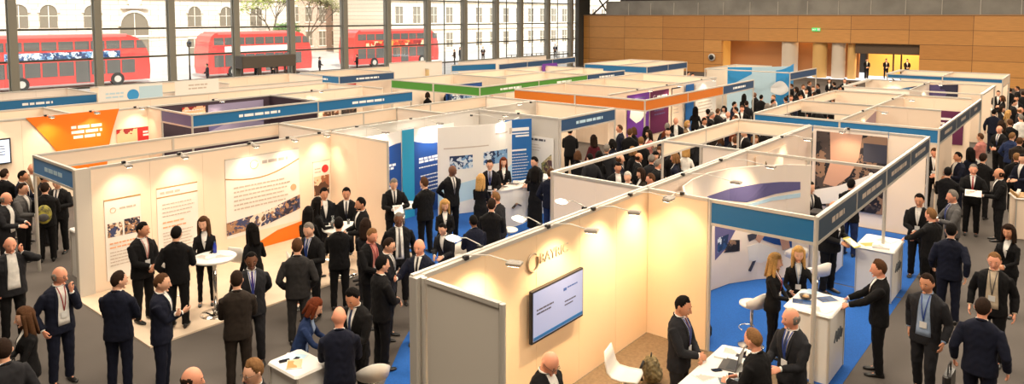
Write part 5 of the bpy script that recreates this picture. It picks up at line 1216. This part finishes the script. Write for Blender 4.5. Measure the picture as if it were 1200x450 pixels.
p(585,225,-120,'man in charcoal suit leaning towards the black suited man', pose='hold', hair='short', hairc='fairbrown', tie=False, topc='charcoal', skin='pink', lean=5, h=1.72)
p(557,253,-160,'dark skinned man in navy at the edge of blue carpet', pose='hold', hair='crop', hairc='black', tie=False, topc='navy', skin='brown', h=1.62, lean=8)
p(627,195,175,'long haired woman in full length black dress facing the counter', sex='f', pose='hold', hair='long', hairc='black', tie=False, top='dress', topc='black', h=1.68)
p(629,183,-45,'dark haired man in profile leaning at the small round counter', pose='hold', hair='full', hairc='black', tie=False, topc='black', skin='fair', lean=5)
p(645,197,150,'man in navy jacket and blue jeans beside the white end wall', pose='pocket', hair='crop', hairc='brown', tie=False, topc='navy', botc='midblue')
p(523,258,-30,'person with black hair bending near the stool on blue carpet', pose='hold', hair='short', hairc='black', tie=False, topc='charcoal', h=1.5, lean=12)
# near stand and the right foreground
p(640,407,50,'bald man in glasses and black suit below the wall screen', pose='relax', hair='bald', tie=False, topc='black', specs=True, hpitch=22, hyaw=-5, skin='pink', open_=.01, body='stout')
p(797,346,70,'dark haired man in dark suit standing at the long white table', pose='clasp', hair='short', hairc='black', tie=True, tiec='burgundy', lany=True, topc='charcoal', h=1.78, skin='tan', hpitch=8)
p(892,388,-115,'sandy balding man in black suit leaning over the long table', pose='hold', hair='thin', hairc='fairbrown', tie=False, topc='black', skin='pink', hyaw=-10, lean=6)
p(930,361,-40,'bald older man in navy suit with lanyard and pocket square', pose='hold', hair='fringe', hairc='grey', tie=True, tiec='midblue', lany=True, topc='charcoal', skin='pink', hyaw=-20)
p(907,296,75,'blonde woman in black with long straight hair in profile', sex='f', pose='clasp', hair='long', hairc='blond', tie=False, lany=True, lanyc='red', topc='black', h=1.68)
p(936,288,5,'smiling blonde woman in black jacket with blue lanyard', sex='f', pose='gesturel', hair='long', hairc='blond', tie=False, lany=True, lanyc='lightblue', topc='black', h=1.66)
p(1008,303,-85,'grey brown haired man in black suit visiting the logo counter', pose='reach', hair='full', hairc='brown', tie=False, topc='black', skin='pink', at=(11.55,2.33))
p(1002,226,55,'large bald man in black gesturing over the further counter', pose='hold', hair='bald', tie=False, topc='black', body='stout', skin='tan', h=1.86, at=(14.45,3.85), lean=6)
p(1066,245,-130,'blond haired man in black suit leaning on the further counter', pose='reach', hair='short', hairc='fairbrown', tie=False, topc='black', skin='pink', at=(15.35,2.25))
p(1078,227,-10,'dark haired man in black with pale lanyard behind the counter visitor', pose='clasp', hair='full', hairc='black', tie=False, lany=True, lanyc='white', topc='black', skin='tan')
p(1115,262,178,'man in navy suit with his back to us in the right aisle', pose='walk', hair='short', hairc='black', tie=False, topc='navy', h=1.78)
p(1118,223,-70,'grey blond haired man in grey suit reading papers in profile', pose='papers', hair='full', hairc='grey', tie=True, topc='grey', botc='black', skin='pink', lany=True)
p(1088,320,-15,'man striding towards us in dark suit, blue shirt and badge', pose='walk', hair='short', hairc='darkbrown', tie=False, lany=True, topc='charcoal', shirtc='lightblue', open_=.035, step=.13, h=1.8, skin='tan', hyaw=-10)
p(1152,349,172,'balding man in navy suit with briefcase walking away at bottom right', pose='relax', hair='crop', hairc='darkbrown', tie=False, topc='navy', h=1.8, skin='pink', step=.08)
p(1166,295,-5,'fair haired man in black suit and pale open shirt with badge', pose='relax', hair='short', hairc='fairbrown', tie=False, lany=True, lanyc='grey', topc='black', shirtc='cream', open_=.03, h=1.78, skin='pink')
p(1183,263,-20,'curly dark haired woman in black coat at the right edge', sex='f', pose='clasp', hair='curly', hairc='darkbrown', tie=False, topc='black', h=1.68, skin='tan')
p(1141,192,0,'grey haired man in black suit holding an open paper', pose='papers', hair='short', hairc='grey', tie=True, tiec='red', topc='black', skin='pink', h=1.78)
p(1173,197,-80,'balding man in black suit and white shirt in profile on the aisle', pose='hold', hair='fringe', hairc='darkbrown', tie=False, topc='black', skin='tan', h=1.78)
p(1111,196,175,'broad black suited man facing away beside the fascia post', pose='hold', hair='short', hairc='black', tie=False, topc='black', h=1.76)
p(1104,173,0,'red faced man in black with head bowed behind the fascia post', pose='clasp', hair='short', hairc='brown', tie=False, lany=True, lanyc='white', topc='black', skin='pink', hpitch=15)
p(1124,178,-60,'man in navy with white lanyard next to the beige stand wall', pose='hold', hair='short', hairc='black', tie=False, lany=True, lanyc='white', topc='navy', skin='tan')
p(1138,173,-150,'dark long haired woman in navy beside the plum poster', sex='f', pose='clasp', hair='long', hairc='black', tie=False, topc='navy', h=1.66)
p(1152,180,160,'dark haired person in black behind the paper holding man', pose='clasp', hair='full', hairc='darkbrown', tie=False, topc='black')
p(1172,147,-30,'bald man in black suit and blue tie in the right crowd', pose='clasp', hair='fringe', hairc='grey', tie=True, tiec='midblue', topc='black', skin='pink')
p(1186,155,150,'fair haired man in slate blue jacket facing away at right', pose='pocket', hair='thin', hairc='fairbrown', tie=False, topc='midblue', botc='black')
p(1195,161,170,'brown haired person with backpack straps at the right edge', pose='clasp', hair='short', hairc='brown', tie=False, topc='brown')
p(1150,156,-120,'pink and white dressed visitor under the plum poster wall', pose='clasp', hair='short', hairc='brown', tie=False, top='shirt', topc='pink', botc='white', h=1.7)
p(1055,216,160,'person in black fleece and blue jeans behind the slanting fascia', pose='hold', hair='short', hairc='black', tie=False, topc='black', botc='midblue', at=(17.0,4.1))
p(1030,222,30,'person in black suit standing behind the slanting fascia', pose='clasp', hair='short', hairc='black', tie=True, topc='black', at=(16.2,4.75))
# crowd at far left behind the slim corner post
p(22,214,150,'balding man in black jacket by the far left screen', pose='clasp', hair='thin', hairc='darkbrown', tie=False, topc='black') if 0 else None
for a in ((4,198,140,'brown haired man in dark jacket under the far left screen','short','darkbrown','black','fair',{}),
          (25,200,75,'dark haired man in navy suit left of the slim corner post','short','black','navy','tan',{'pose':'hold'}),
          (37,191,10,'bald man in pale shirt glimpsed behind the slim corner post','bald','black','beige','pink',{}),
          (34,214,60,'short haired man in grey jumper left of the corner post','crop','darkbrown','grey','fair',{'pose':'hold'}),
          (43,214,170,'brown haired person with yellow backpack at the corner post','short','darkbrown','black','fair',{}),
          (51,201,100,'dark haired man just right of the slim corner post','short','black','charcoal','tan',{'pose':'hold'}),
          (67,207,-20,'man in black with white shirt under the short blue fascia','short','brown','black','fair',{'pose':'papers','tie':True}),
          (5,225,60,'bald older man in dark suit and blue shirt, far left','fringe','grey','charcoal','pink',{'pose':'hold','open_':.02})):
    k = dict(pose='clasp', tie=False); k.update(a[8]); p(a[0], a[1], a[2], a[3], hair=a[4], hairc=a[5], topc=a[6], skin=a[7], **k)
# middle distance, through the open frames
MID = [
 (669,149,175,'man in black suit at the dark entrance under the blue fascia',S(hair='short',hairc='black',topc='black')),
 (696,158,-160,'long haired woman in dark red top beneath the blue fascia',S(sex='f',hair='long',hairc='darkbrown',topc='burgundy',h=1.66)),
 (677,177,170,'brown haired woman in black above the white end wall',S(sex='f',hair='bob',hairc='brown',topc='black',h=1.64)),
 (702,177,165,'long dark haired woman in black above the white end wall',S(sex='f',hair='long',hairc='black',topc='black',h=1.66)),
 (692,180,-150,'person in dark jacket between two women above the white wall',S(hair='short',hairc='black',topc='charcoal',h=1.7)),
 (727,146,-80,'balding tall man in navy suit by the ivory arch poster',S(hair='thin',hairc='brown',topc='navy',skin='pink',h=1.8)),
 (738,151,170,'brown haired person in black seen from behind by orange stand post',S(hair='full',hairc='brown',topc='black',pose='hold')),
 (744,149,175,'woman with tied brown hair next to the balding tall man',S(sex='f',hair='bob',hairc='brown',topc='black',h=1.66)),
 (724,190,10,'dark haired man in black suit looking up over the white wall',S(hair='full',hairc='black',topc='black',tie=False,open_=.02,skin='tan')),
 (736,201,-20,'white haired visitor in black over the white end wall',S(hair='full',hairc='white',topc='black',h=1.7)),
 (768,177,20,'black haired woman in coat with glasses behind the beam post',S(sex='f',hair='bob',hairc='black',topc='charcoal',h=1.66)),
 (752,197,-60,'curly brown haired woman low behind the track lights',S(sex='f',hair='curly',hairc='darkbrown',topc='brown',h=1.66)),
 (764,203,-90,'fair faced man low behind the track lights',S(hair='short',hairc='brown',topc='charcoal',skin='pink')),
 (756,148,120,'dark haired woman partly hidden by the orange fascia post',S(sex='f',hair='long',hairc='black',topc='black',h=1.66)),
 (765,152,-60,'visitor in pale pink top in front of the purple poster',S(sex='f',hair='long',hairc='darkbrown',topc='pink',h=1.64)),
 (775,153,60,'long haired visitor in dusky pink before the purple poster',S(sex='f',hair='long',hairc='auburn',topc='pink',h=1.62)),
 (792,137,5,'white haired man in black suit and open shirt by plum poster',S(hair='fringe',hairc='white',topc='black',skin='pink',open_=.02,h=1.8)),
 (805,141,60,'blond woman with glass beside the white haired man',S(sex='f',hair='bob',hairc='blond',topc='beige',h=1.64)),
 (777,172,-40,'long brown haired woman in black through the open frame',S(sex='f',hair='long',hairc='brown',topc='black',h=1.66)),
 (786,170,40,'dark haired man in black through the open frame',S(hair='short',hairc='black',topc='black',tie=True)),
 (804,171,175,'curly blond visitor in white shirt seen through the open frame',S(sex='f',hair='curly',hairc='blond',top='shirt',topc='white',botc='black',h=1.68)),
 (797,163,20,'man in black jacket behind the curly blond visitor',S(hair='short',hairc='darkbrown',topc='black')),
 (815,125,170,'woman with long black hair in black by the cream framed poster',S(sex='f',hair='long',hairc='black',topc='black',h=1.68)),
 (830,128,-160,'curly black haired visitor in dark coat in the centre aisle',S(hair='full',hairc='black',topc='charcoal')),
 (825,138,40,'man with dark hair and sunglasses at the beam corner',S(hair='full',hairc='black',topc='charcoal',skin='tan',h=1.7)),
 (841,127,150,'brown haired man in grey jacket in the centre aisle',S(hair='short',hairc='brown',topc='darkgrey')),
 (849,124,-30,'dark haired visitor in white top in the centre aisle',S(sex='f',hair='bob',hairc='black',top='shirt',topc='white',botc='black',h=1.66)),
 (860,119,100,'dark haired man in navy at the blue panel',S(hair='short',hairc='black',topc='navy')),
 (863,125,-100,'short haired visitor in white shirt in front of the blue panel',S(hair='crop',hairc='darkbrown',top='shirt',topc='white',botc='black')),
 (872,110,170,'long black haired woman before the pale faint text poster',S(sex='f',hair='long',hairc='black',topc='black',h=1.68)),
 (885,108,-120,'bald dark skinned man in black by the pale blue backdrop',S(hair='bald',topc='black',skin='brown')),
 (892,111,160,'man in black jacket close to the bald man by the backdrop',S(hair='short',hairc='black',topc='black')),
 (875,118,175,'person in dark jacket nearest the long blue fascia corner',S(hair='short',hairc='darkbrown',topc='charcoal')),
 (907,111,-60,'visitor in white shirt in front of the sky blue backdrop',S(hair='short',hairc='fairbrown',top='shirt',topc='white',botc='beige')),
 (847,152,-150,'broad brown jacketed visitor through the island beams',S(hair='short',hairc='darkbrown',topc='brown')),
 (852,156,20,'red haired visitor with hat like hair through the island beams',S(sex='f',hair='bob',hairc='auburn',topc='charcoal',h=1.66)),
 (862,160,170,'person in dark clothes right of the red haired visitor',S(hair='full',hairc='brown',topc='black')),
 (884,158,30,'fair haired visitor right of the island beam post',S(sex='f',hair='bob',hairc='fairbrown',topc='charcoal',h=1.64)),
 (874,151,-70,'person in black left of the island beam post',S(hair='short',hairc='black',topc='black')),
 (895,149,150,'dark dressed visitor beyond the ivory panelled wall',S(hair='short',hairc='black',topc='black')),
 (905,147,40,'visitor in white collar beyond the ivory panelled wall',S(hair='short',hairc='brown',topc='black',lany=True,lanyc='white')),
 (1181,129,100,'blond long haired woman in beige coat in the right crowd',S(sex='f',hair='long',hairc='blond',topc='beige',h=1.68)),
 (1191,112,0,'man in black suit and bright white shirt deep in right crowd',S(hair='short',hairc='black',topc='black',open_=.03,skin='tan',h=1.8)),
 (1197,134,-150,'grey haired visitor in white shirt at right frame edge',S(hair='short',hairc='grey',top='shirt',topc='white',botc='black')),
 (1174,124,60,'woman in dark coat next to the blond beige coated woman',S(sex='f',hair='bob',hairc='darkbrown',topc='charcoal',h=1.66)),
 (1158,118,-40,'visitor in white and black at the far aisle stand edge',S(hair='short',hairc='black',top='shirt',topc='white',botc='black')),
 (1184,140,-170,'dark coated person between blond woman and bald man',S(hair='full',hairc='brown',topc='black')),
 (1165,128,170,'dark haired person under the far aisle posts',S(hair='short',hairc='black',topc='navy')),
 (1200,180,-40,'visitor in navy suit cut by the right frame edge',S(hair='short',hairc='black',topc='navy')),
]
R6 = random.Random(11)
for (x, y, f, lb, k) in MID:
    k = dict(k); k.setdefault('tie', False); k.setdefault('pose', R6.choice(['clasp', 'hold', 'relax']))
    if k['pose'] in ('hold',) and k.get('sex') == 'f': k['pose'] = 'clasp'
    k['det'] = 0
    p(x, y, f, lb, **k)
# tiny figures far away
FARG = 'distant visitors in dark clothes before the timber wall'
for i, (x, y) in enumerate(((928,98),(934,102),(941,99),(948,95),(953,101),(959,98),(945,104),(937,108),(955,108),(972,92),(978,96),(983,101),(990,92),(996,96),(1003,98),(975,104),(1184,103),(1193,101),(1199,107),(1188,117),(1176,112),(1170,106),(798,83),(806,84),(812,86))):
    f = R6.choice([0,170,90,-90,40,-140]); sx_ = R6.choice('mmf')
    p(x, y, f, 'small dark dressed visitor standing far off near the timber wall', sex=sx_, hair='short' if sx_ == 'm' else 'bob', hairc=R6.choice(['black','darkbrown','brown']), topc='black', tie=False, pose='clasp', det=0, skin=R6.choice(['fair','tan','pink']), group=FARG)
G2 = 'visitors glimpsed inside the rear left stands'
for i, (x, y) in enumerate(((512,103),(519,105),(501,108),(483,126),(473,130),(505,131),(510,128),(577,126),(586,123),(592,121),(598,120),(641,119),(648,119),(656,121),(663,122),(352,143),(372,148),(392,152),(406,149),(418,147),(430,145),(443,144),(540,117),(548,116),(575,109),(584,108))):
    f = R6.choice([0,170,90,-90,40,-140]); sx_ = R6.choice('mmf')
    p(x, y, f, 'dark dressed visitor whose head shows between the rear stand walls', sex=sx_, hair='short' if sx_ == 'm' else 'bob', hairc=R6.choice(['black','darkbrown','brown']), topc='black', tie=False, pose='clasp', det=0, skin=R6.choice(['fair','tan','pink']), group=G2)
G3 = 'people in the yellow lit doorway'
for i, (x, y, lb) in enumerate(((1015,69,'person in dark clothes standing in the yellow doorway'), (1034,78,'person low in the right part of the yellow doorway'), (1056,70,'person behind the dark door frame right of the yellow doorway'))):
    g = atX(x, y+8, 66.8-.3*i); p(x, y, 10, lb, at=(67.0+i*.8, g.y), hair='short', hairc='black', topc='black', tie=False, pose='clasp', det=0)
G4 = 'pedestrians on the street outside'
for i, (x, yy) in enumerate(((27.5,53),(31.0,52),(33.5,53.5),(38.5,54),(43.5,55),(57,55),(61,58),(64,57),(70,56),(76,55),(84,57))):
    f = R6.choice([0,90,-90]); p(0, 0, f, 'pedestrian in dark coat on the street outside the glass', at=(x, yy), hair='short', hairc='black', topc=R6.choice(['black','navy']), tie=False, pose='clasp', det=0, group=G4)

G5 = 'dark dressed visitors in the crowded centre aisle'; G6 = 'dark dressed visitors in the crowded right aisle'
def crowd(n, x0, x1, y0, y1, grp, lb, seed):
    R = random.Random(seed); got = [a[0].location for a in PEOPLE]; k = 0; tries = 0
    while k < n and tries < 4000:
        tries += 1; x = x0+(x1-x0)*R.random()**.85; y = R.uniform(y0, y1)
        if any((q.x-x)**2+(q.y-y)**2 < .36 for q in got): continue
        sx_ = R.choice('mmf'); r = p(0, 0, R.choice([0,0,175,170,90,-90,40,-140,120]), lb, at=(x, y), sex=sx_, hair=R.choice(['short','full','crop','fringe']) if sx_ == 'm' else R.choice(['long','bob']), hairc=R.choice(['black','darkbrown','brown','grey','fairbrown']), topc=R.choice(['black','black','navy','charcoal']), tie=False, pose=R.choice(['clasp','relax']), det=0, skin=R.choice(['fair','tan','pink']), group=grp, h=R.uniform(1.64,1.82)); got.append(r[0].location); k += 1
crowd(34, 19.5, 36, 8.4, 11.3, G5, 'dark dressed visitor among others in the crowded centre aisle', 5)
crowd(30, 19.5, 44, -.8, 2.5, G6, 'dark dressed visitor among others in the crowded right aisle', 8)
crowd(10, 15.5, 19.2, 8.3, 11.0, G5, 'dark dressed visitor among others in the crowded centre aisle', 15)
# people never stand inside one another: nudge the closest apart
for _ in range(12):
    for i in range(len(PEOPLE)):
        for j in range(i):
            a, b = PEOPLE[i][0], PEOPLE[j][0]; d = a.location-b.location; d.z = 0
            if d.length < .50 and 'seated' not in PEOPLE[i][0]['label'] and 'seated by' not in PEOPLE[j][0]['label']:
                n = d.normalized() if d.length > .01 else Vector((1,0,0)); q = n*(.51-d.length)/2; a.location += q; b.location -= q
    for i in range(len(PEOPLE)):
        a = PEOPLE[i][0]
        for (x0, y0, x1, y1) in WALLS:
            A, B = Vector((x0, y0, 0)), Vector((x1, y1, 0)); v_ = B-A; t = max(0, min(1, (a.location-A).dot(v_)/v_.length_squared)); d = a.location-(A+v_*t); d.z = 0
            if d.length < .27: a.location += (d.normalized() if d.length > .01 else Vector((-v_.y, v_.x, 0)).normalized())*(.28-d.length)
for i in range(len(PEOPLE)):
    r, M, pr = PEOPLE[i]; PEOPLE[i] = (r, Matrix.Translation(r.location) @ Matrix.Rotation(r.rotation_euler.z, 4, 'Z') @ Matrix.Scale(r.scale.x, 4), pr)
# ---------------------------------------------------------------- things people hold or carry
def hold_paper(i_or_label, which, label, m=None, w=.21, h=.29, tilt=-25, dz=.015, name='sheet_of_paper', cat='paper'):
    for root, M, pr in PEOPLE:
        if root['label'].startswith(i_or_label):
            hd = [M @ q for q in pr['hands']]; c = (hd[0]+hd[1])/2 if which == 2 else hd[which]
            fwd = (M.to_3x3() @ Vector((0,-1,0))).normalized(); c = c+fwd*.13+Vector((0,0,dz))
            e = empty(name, c, root.rotation_euler.z, label, cat); e.rotation_euler.x = math.radians(-tilt)
            MB().box(-w/2, w/2, -h/2, h/2, 0, .004).build('page', m or PAPER, e); MB().box(-w/2+.02, w/2-.02, -h/2+.03, h/2-.04, .004, .005).build('print', PH_GREY, e); return
hold_paper('grey haired man in black suit with blue lanyard', 2, 'white papers in the hands of the grey haired lanyard man')
hold_paper('grey haired man reading papers', 2, 'papers read by the man before the wavy blue panel')
hold_paper('grey blond haired man in grey suit', 2, 'papers read by the grey suited man in the right aisle')
hold_paper('grey haired man in black suit holding an open', 2, 'open white paper held beside the aisle post', w=.34, h=.26)
hold_paper('man in black with white shirt under', 2, 'leaflet held under the short blue fascia')
hold_paper('large bald man', 2, 'folded yellow leaflet held by the large bald man', mat('lime_cover', srgb(170,160,60), .5))
hold_paper('bald man in navy suit with his back', 0, 'open white folder held over the small foreground counter', w=.30, h=.22)
def carry_bag(lbl, label, side, z, col, w=.36, h=.26, d=.1):
    for root, M, pr in PEOPLE:
        if root['label'].startswith(lbl):
            c = M @ pr['hands'][side]; out = (M.to_3x3() @ Vector((1 if side == 0 else -1, 0, 0))).normalized()
            e = empty('bag', (c.x+out.x*.05, c.y+out.y*.05, z), root.rotation_euler.z+PI/2, label, 'bag')
            MB().bbox(-w/2, w/2, -d/2, d/2, 0, h, .03).build('bag_body', col, e, False)
            MB().tube([(-w*.25,0,h-.01),(-w*.2,0,h+.12),(w*.2,0,h+.12),(w*.25,0,h-.01)], .01, 6).build('handle', LEATHER, e, True); return
carry_bag('balding man in navy suit with briefcase', 'black briefcase carried by the man walking away at bottom right', 0, .42, LEATHER)
carry_bag('dark haired woman in black carrying bag', 'black handbag of the woman below the logo banner', 1, .5, LEATHER, .3, .22)
carry_bag('long haired brunette woman', 'brown leather shoulder bag at bottom left', 0, .72, mat('brown_leather', srgb(70,52,44), .4), .3, .22)
for root, M, pr in PEOPLE:
    if root['label'].startswith('brown haired person with yellow backpack'):
        c = M @ Vector((0,.22,1.12)); e = empty('backpack', c, root.rotation_euler.z, 'yellow and grey backpack worn at the slim corner post', 'backpack')
        b = MB(); b.ell((0,0,0), (.15,.09,.21), 14, 10); b.build('pack_body', mat('yellow_fabric', srgb(190,180,70), .8, noise_s=12, noise_a=.5, col2=srgb(60,60,54)), e, True); MB().ell((0,.08,-.05), (.10,.04,.09), 10, 8).build('front_pocket', cm('cloth','grey'), e, True)
# ---------------------------------------------------------------- lamps
LAMPHEAD = mat('lamp_housing', srgb(150,142,132), .4, .2); SHADE = mat('lit_lamp_shade', srgb(250,235,215), .4, emit=(1,.9,.74), estr=.9)
LAMPON = mat('lamp_lens', (1,.9,.75), .3, emit=(1,.86,.66), estr=12.)
def spot(loc, tgt, power, ang=85, blend=.9, col=(1,.77,.50), size=.05, parent=None):
    d = bpy.data.lights.new('lamp', 'SPOT'); d.energy = power; d.spot_size = math.radians(ang); d.spot_blend = blend; d.color = col; d.shadow_soft_size = size
    o = bpy.data.objects.new('lamp', d); C.objects.link(o); o.location = loc
    o.rotation_euler = (Vector(tgt)-Vector(loc)).to_track_quat('-Z', 'Y').to_euler()
    if parent:
        o.parent = parent; o.matrix_parent_inverse = parent.matrix_world.inverted() if False else Matrix.Translation(parent.location).inverted()
    return o
def arm_light(x, y, n, L_, label, power=60, target_dz=-1.1, z=2.5, group=None, back=.12, ang=100, col=(1,.77,.50), glow=None):
    """lamp on a rod reaching out from the top rail at (x,y) along n, shining back at the wall"""
    n = Vector((n[0], n[1], 0)).normalized(); e = empty('arm_spotlight', (x, y, z), 0, label, 'spotlight', group)
    tip = n*L_+Vector((0,0,.02)); MB().tube([(0,0,0), (0,0,.05), tuple(tip*.5+Vector((0,0,.07))), tuple(tip)], .008, 6).build('arm', ALU, e, True)
    MB().box(-.03,.03,-.03,.03,-.01,.04).build('clamp', DARK, e)
    Rz = Matrix.Rotation(math.atan2(-n.x, n.y), 4, 'Z'); hd = MB(); hd.loft([[(a, b, c) for a, b in ((-w_, -l_), (w_, -l_), (w_, l_), (-w_, l_))] for w_, l_, c in ((.045,.075,-.028), (.06,.09,-.01), (.06,.09,.012), (.035,.06,.03))])
    me = hd.mesh('lamp_head'); me.transform(Matrix.Translation(tip) @ Rz); me.materials.append(glow or LAMPHEAD); link('lamp_head', me, e)
    ln = MB().box(-.04, .04, -.07, .07, -.031, -.0285); me = ln.mesh('lens'); me.transform(Matrix.Translation(tip) @ Rz); me.materials.append(LAMPON); link('lens', me, e)
    w = Vector((x, y, z))+tip+Vector((0,0,-.05)); spot(w, Vector((x, y, z))+Vector((0,0,target_dz)), power, ang, col=col, parent=e)
    return e
P0 = 100
for (x, lb) in ((6.1,'arm spotlight nearest the end post over the wall screen'), (7.75,'arm spotlight right beside the silver wall logo'), (8.9,'arm spotlight between the logo and the wall corner'), (10.0,'arm spotlight closest to the corner of the near ivory stand')):
    arm_light(x, 5.72, (.35,-1), .62, lb, P0, col=(1,.70,.40))
for (hx, hy, bx, by, lb) in ((531,279,565,292,'white arm lamp reaching left over the visitors beside the end post'), (608,256,643,268,'white arm lamp reaching left above the blue carpet corner'), (658,236,693,247,'white arm lamp reaching left in front of the white end wall')):
    hp, bp = atZ(hx, hy, 2.52), atZ(bx, by, 2.5); d = Vector((hp.x-bp.x, hp.y-5.84, 0)); arm_light(bp.x, 5.84, (d.x, d.y), d.length, lb, 12, glow=SHADE)
arm_light(10.6, 5.1, (-1,0), .5, 'arm spotlight on the end wall of the near ivory stand', 40, col=(1,.70,.40))
for (x, lb) in ((5.9,'spotlight above the tall photo banner'), (7.0,'spotlight above the cream text banner'), (8.6,'spotlight above the ring logo banner, left one'), (9.6,'spotlight above the ring logo banner, right one'), (10.5,'spotlight in the wall corner above the table photo banner')):
    arm_light(x, 14.80, (-.2,-1), .45, lb, 34)
arm_light(5.9, 23.56, (0,-1), .5, 'spotlight over the left screen on the ivory wall', 40)
for (x, lb) in ((7.3,'spotlight over the left part of the orange banner'), (8.5,'spotlight over the right part of the orange banner'), (9.8,'spotlight over the red and orange poster')): arm_light(x, 23.56, (0,-1), .5, lb, 42)
CW = (1,.93,.84)
for (x, y, lb) in ((11.7,14.85,'spotlight above the first wavy blue panel'), (13.6,14.85,'spotlight above the second wavy blue panel'), (15.2,14.0,'spotlight above the curved white display')): arm_light(x, y, (-.1,-1), 1.3, lb, 60, col=CW)
arm_light(16.4, 13.2, (-1,0), .6, 'spotlight above the red and blue poster wall', 30, col=CW)
for (x, lb) in ((11.9,'spotlight over the mural beside the near wall end'), (13.6,'spotlight over the curved ivory and violet display')): arm_light(x, 5.72, (0,-1), 1.0, lb, 45)
arm_light(19.5, 4.8, (-1,0), .6, 'spotlight over the dark mural with pink hand', 40)
for i, (x, y, nx, ny, pw, lb) in enumerate(((17.2,5.72,0,-1,40,'spotlight on the wall behind the slanting fascia'), (23.5,5.40,0,-1,60,'spotlight over the violet grey arched poster'), (27.6,5.40,0,-1,60,'spotlight near the aisle end behind long blue fascia'), (34.6,5.57,0,-1,60,'spotlight in the cityscape stand'), (35.9,7.0,-1,0,60,'spotlight over the dusk cityscape mural'),
      (24.7,13.88,0,-1,50,'spotlight over the purple poster'), (27.2,13.88,0,-1,60,'spotlight over the cream framed poster'), (30.6,13.88,0,-1,60,'spotlight over the pale faint text poster'), (12.4,23.56,0,-1,34,'spotlight inside the dark walled stand'), (16.4,23.56,0,-1,50,'spotlight over the posters behind the blue fascia'), (18.8,14.6,-1,0,30,'spotlight behind the single blue fascia'))):
    arm_light(x, y, (nx, ny), .6, lb, pw)
# ceiling lamps of the hall: rows of high bay fittings above the frame
def bay(x, y, w, d, power, col, label):
    e = empty('high_bay_lamp', (x, y, 11.25), 0, label, 'ceiling lamp', 'high bay lamps under the hall ceiling')
    MB().bbox(-w/2-.1, w/2+.1, -d/2-.1, d/2+.1, .02, .25, .05).build('housing', STEELD, e)
    l = bpy.data.lights.new('lamp', 'AREA'); l.shape = 'RECTANGLE'; l.size = w; l.size_y = d; l.energy = power; l.color = col
    o = bpy.data.objects.new('lamp', l); C.objects.link(o); o.parent = e
HB = 900
for ix, x in enumerate((3, 15, 27, 39, 52)):
    for iy, y in enumerate((-8, 5, 18, 31)):
        bay(x, y, 5, 5, HB*(.85 if x < 50 else 1.05), (1,.85,.66), 'square warm ceiling lamp above the hall')
for x, y in ((68.2,13.2),(66.4,20),(66.4,25)):
    e = empty('recess_lamp', (x, y, 4.85), 0, 'warm lamp in the soffit of the timber wall recess', 'ceiling lamp', 'recess soffit lamps')
    MB().lathe([(0,0),(.3,0),(.3,.04),(0,.04)], n=20).build('housing', STEELD, e)
    l = bpy.data.lights.new('lamp', 'AREA'); l.shape = 'DISK'; l.size = .6; l.energy = 420 if y < 15 else 50; l.color = (1,.72,.34); o = bpy.data.objects.new('lamp', l); C.objects.link(o); o.parent = e; o.location = (0,0,-.02)
# daylight
w = bpy.data.worlds.new('World'); bpy.context.scene.world = w; w.use_nodes = True; nt = w.node_tree
bg = nt.nodes['Background']; sk = nt.nodes.new('ShaderNodeTexSky'); sk.sky_type = 'HOSEK_WILKIE'; sk.turbidity = 6; sk.sun_direction = Vector((-.3,-.75,.6)).normalized()
mx = nt.nodes.new('ShaderNodeMix'); mx.data_type = 'RGBA'; mx.inputs[0].default_value = .75; mx.inputs[7].default_value = (.9,.92,.95,1)
nt.links.new(sk.outputs[0], mx.inputs[6]); nt.links.new(mx.outputs[2], bg.inputs['Color']); bg.inputs['Strength'].default_value = 1.6
s = bpy.data.lights.new('sun', 'SUN'); s.energy = 3.2; s.angle = math.radians(2); s.color = (1,.95,.86); o = bpy.data.objects.new('sun', s); C.objects.link(o)
o.rotation_euler = Vector((.30,.75,-.62)).to_track_quat('-Z', 'Y').to_euler(); o.location = (0,0,30)
# ---------------------------------------------------------------- camera
sc = bpy.context.scene
cd = bpy.data.cameras.new('camera'); co = bpy.data.objects.new('camera', cd); C.objects.link(co); sc.camera = co
co.location = (0, 0, CAMH); fwd = Vector((math.cos(YAW)*math.cos(PIT), math.sin(YAW)*math.cos(PIT), -math.sin(PIT)))
co.rotation_euler = fwd.to_track_quat('-Z', 'Y').to_euler()
cd.sensor_fit = 'HORIZONTAL'; cd.sensor_width = 36; cd.lens = 36*F_/1200; cd.shift_x = -(CX_-600)/1200; cd.shift_y = -(225-CY_)/1200; cd.clip_end = 400; cd.clip_start = .1
v = sc.view_settings; v.view_transform = 'Standard'; v.look = 'None'; v.gamma = 1; v.use_curve_mapping = False; v.exposure = .82
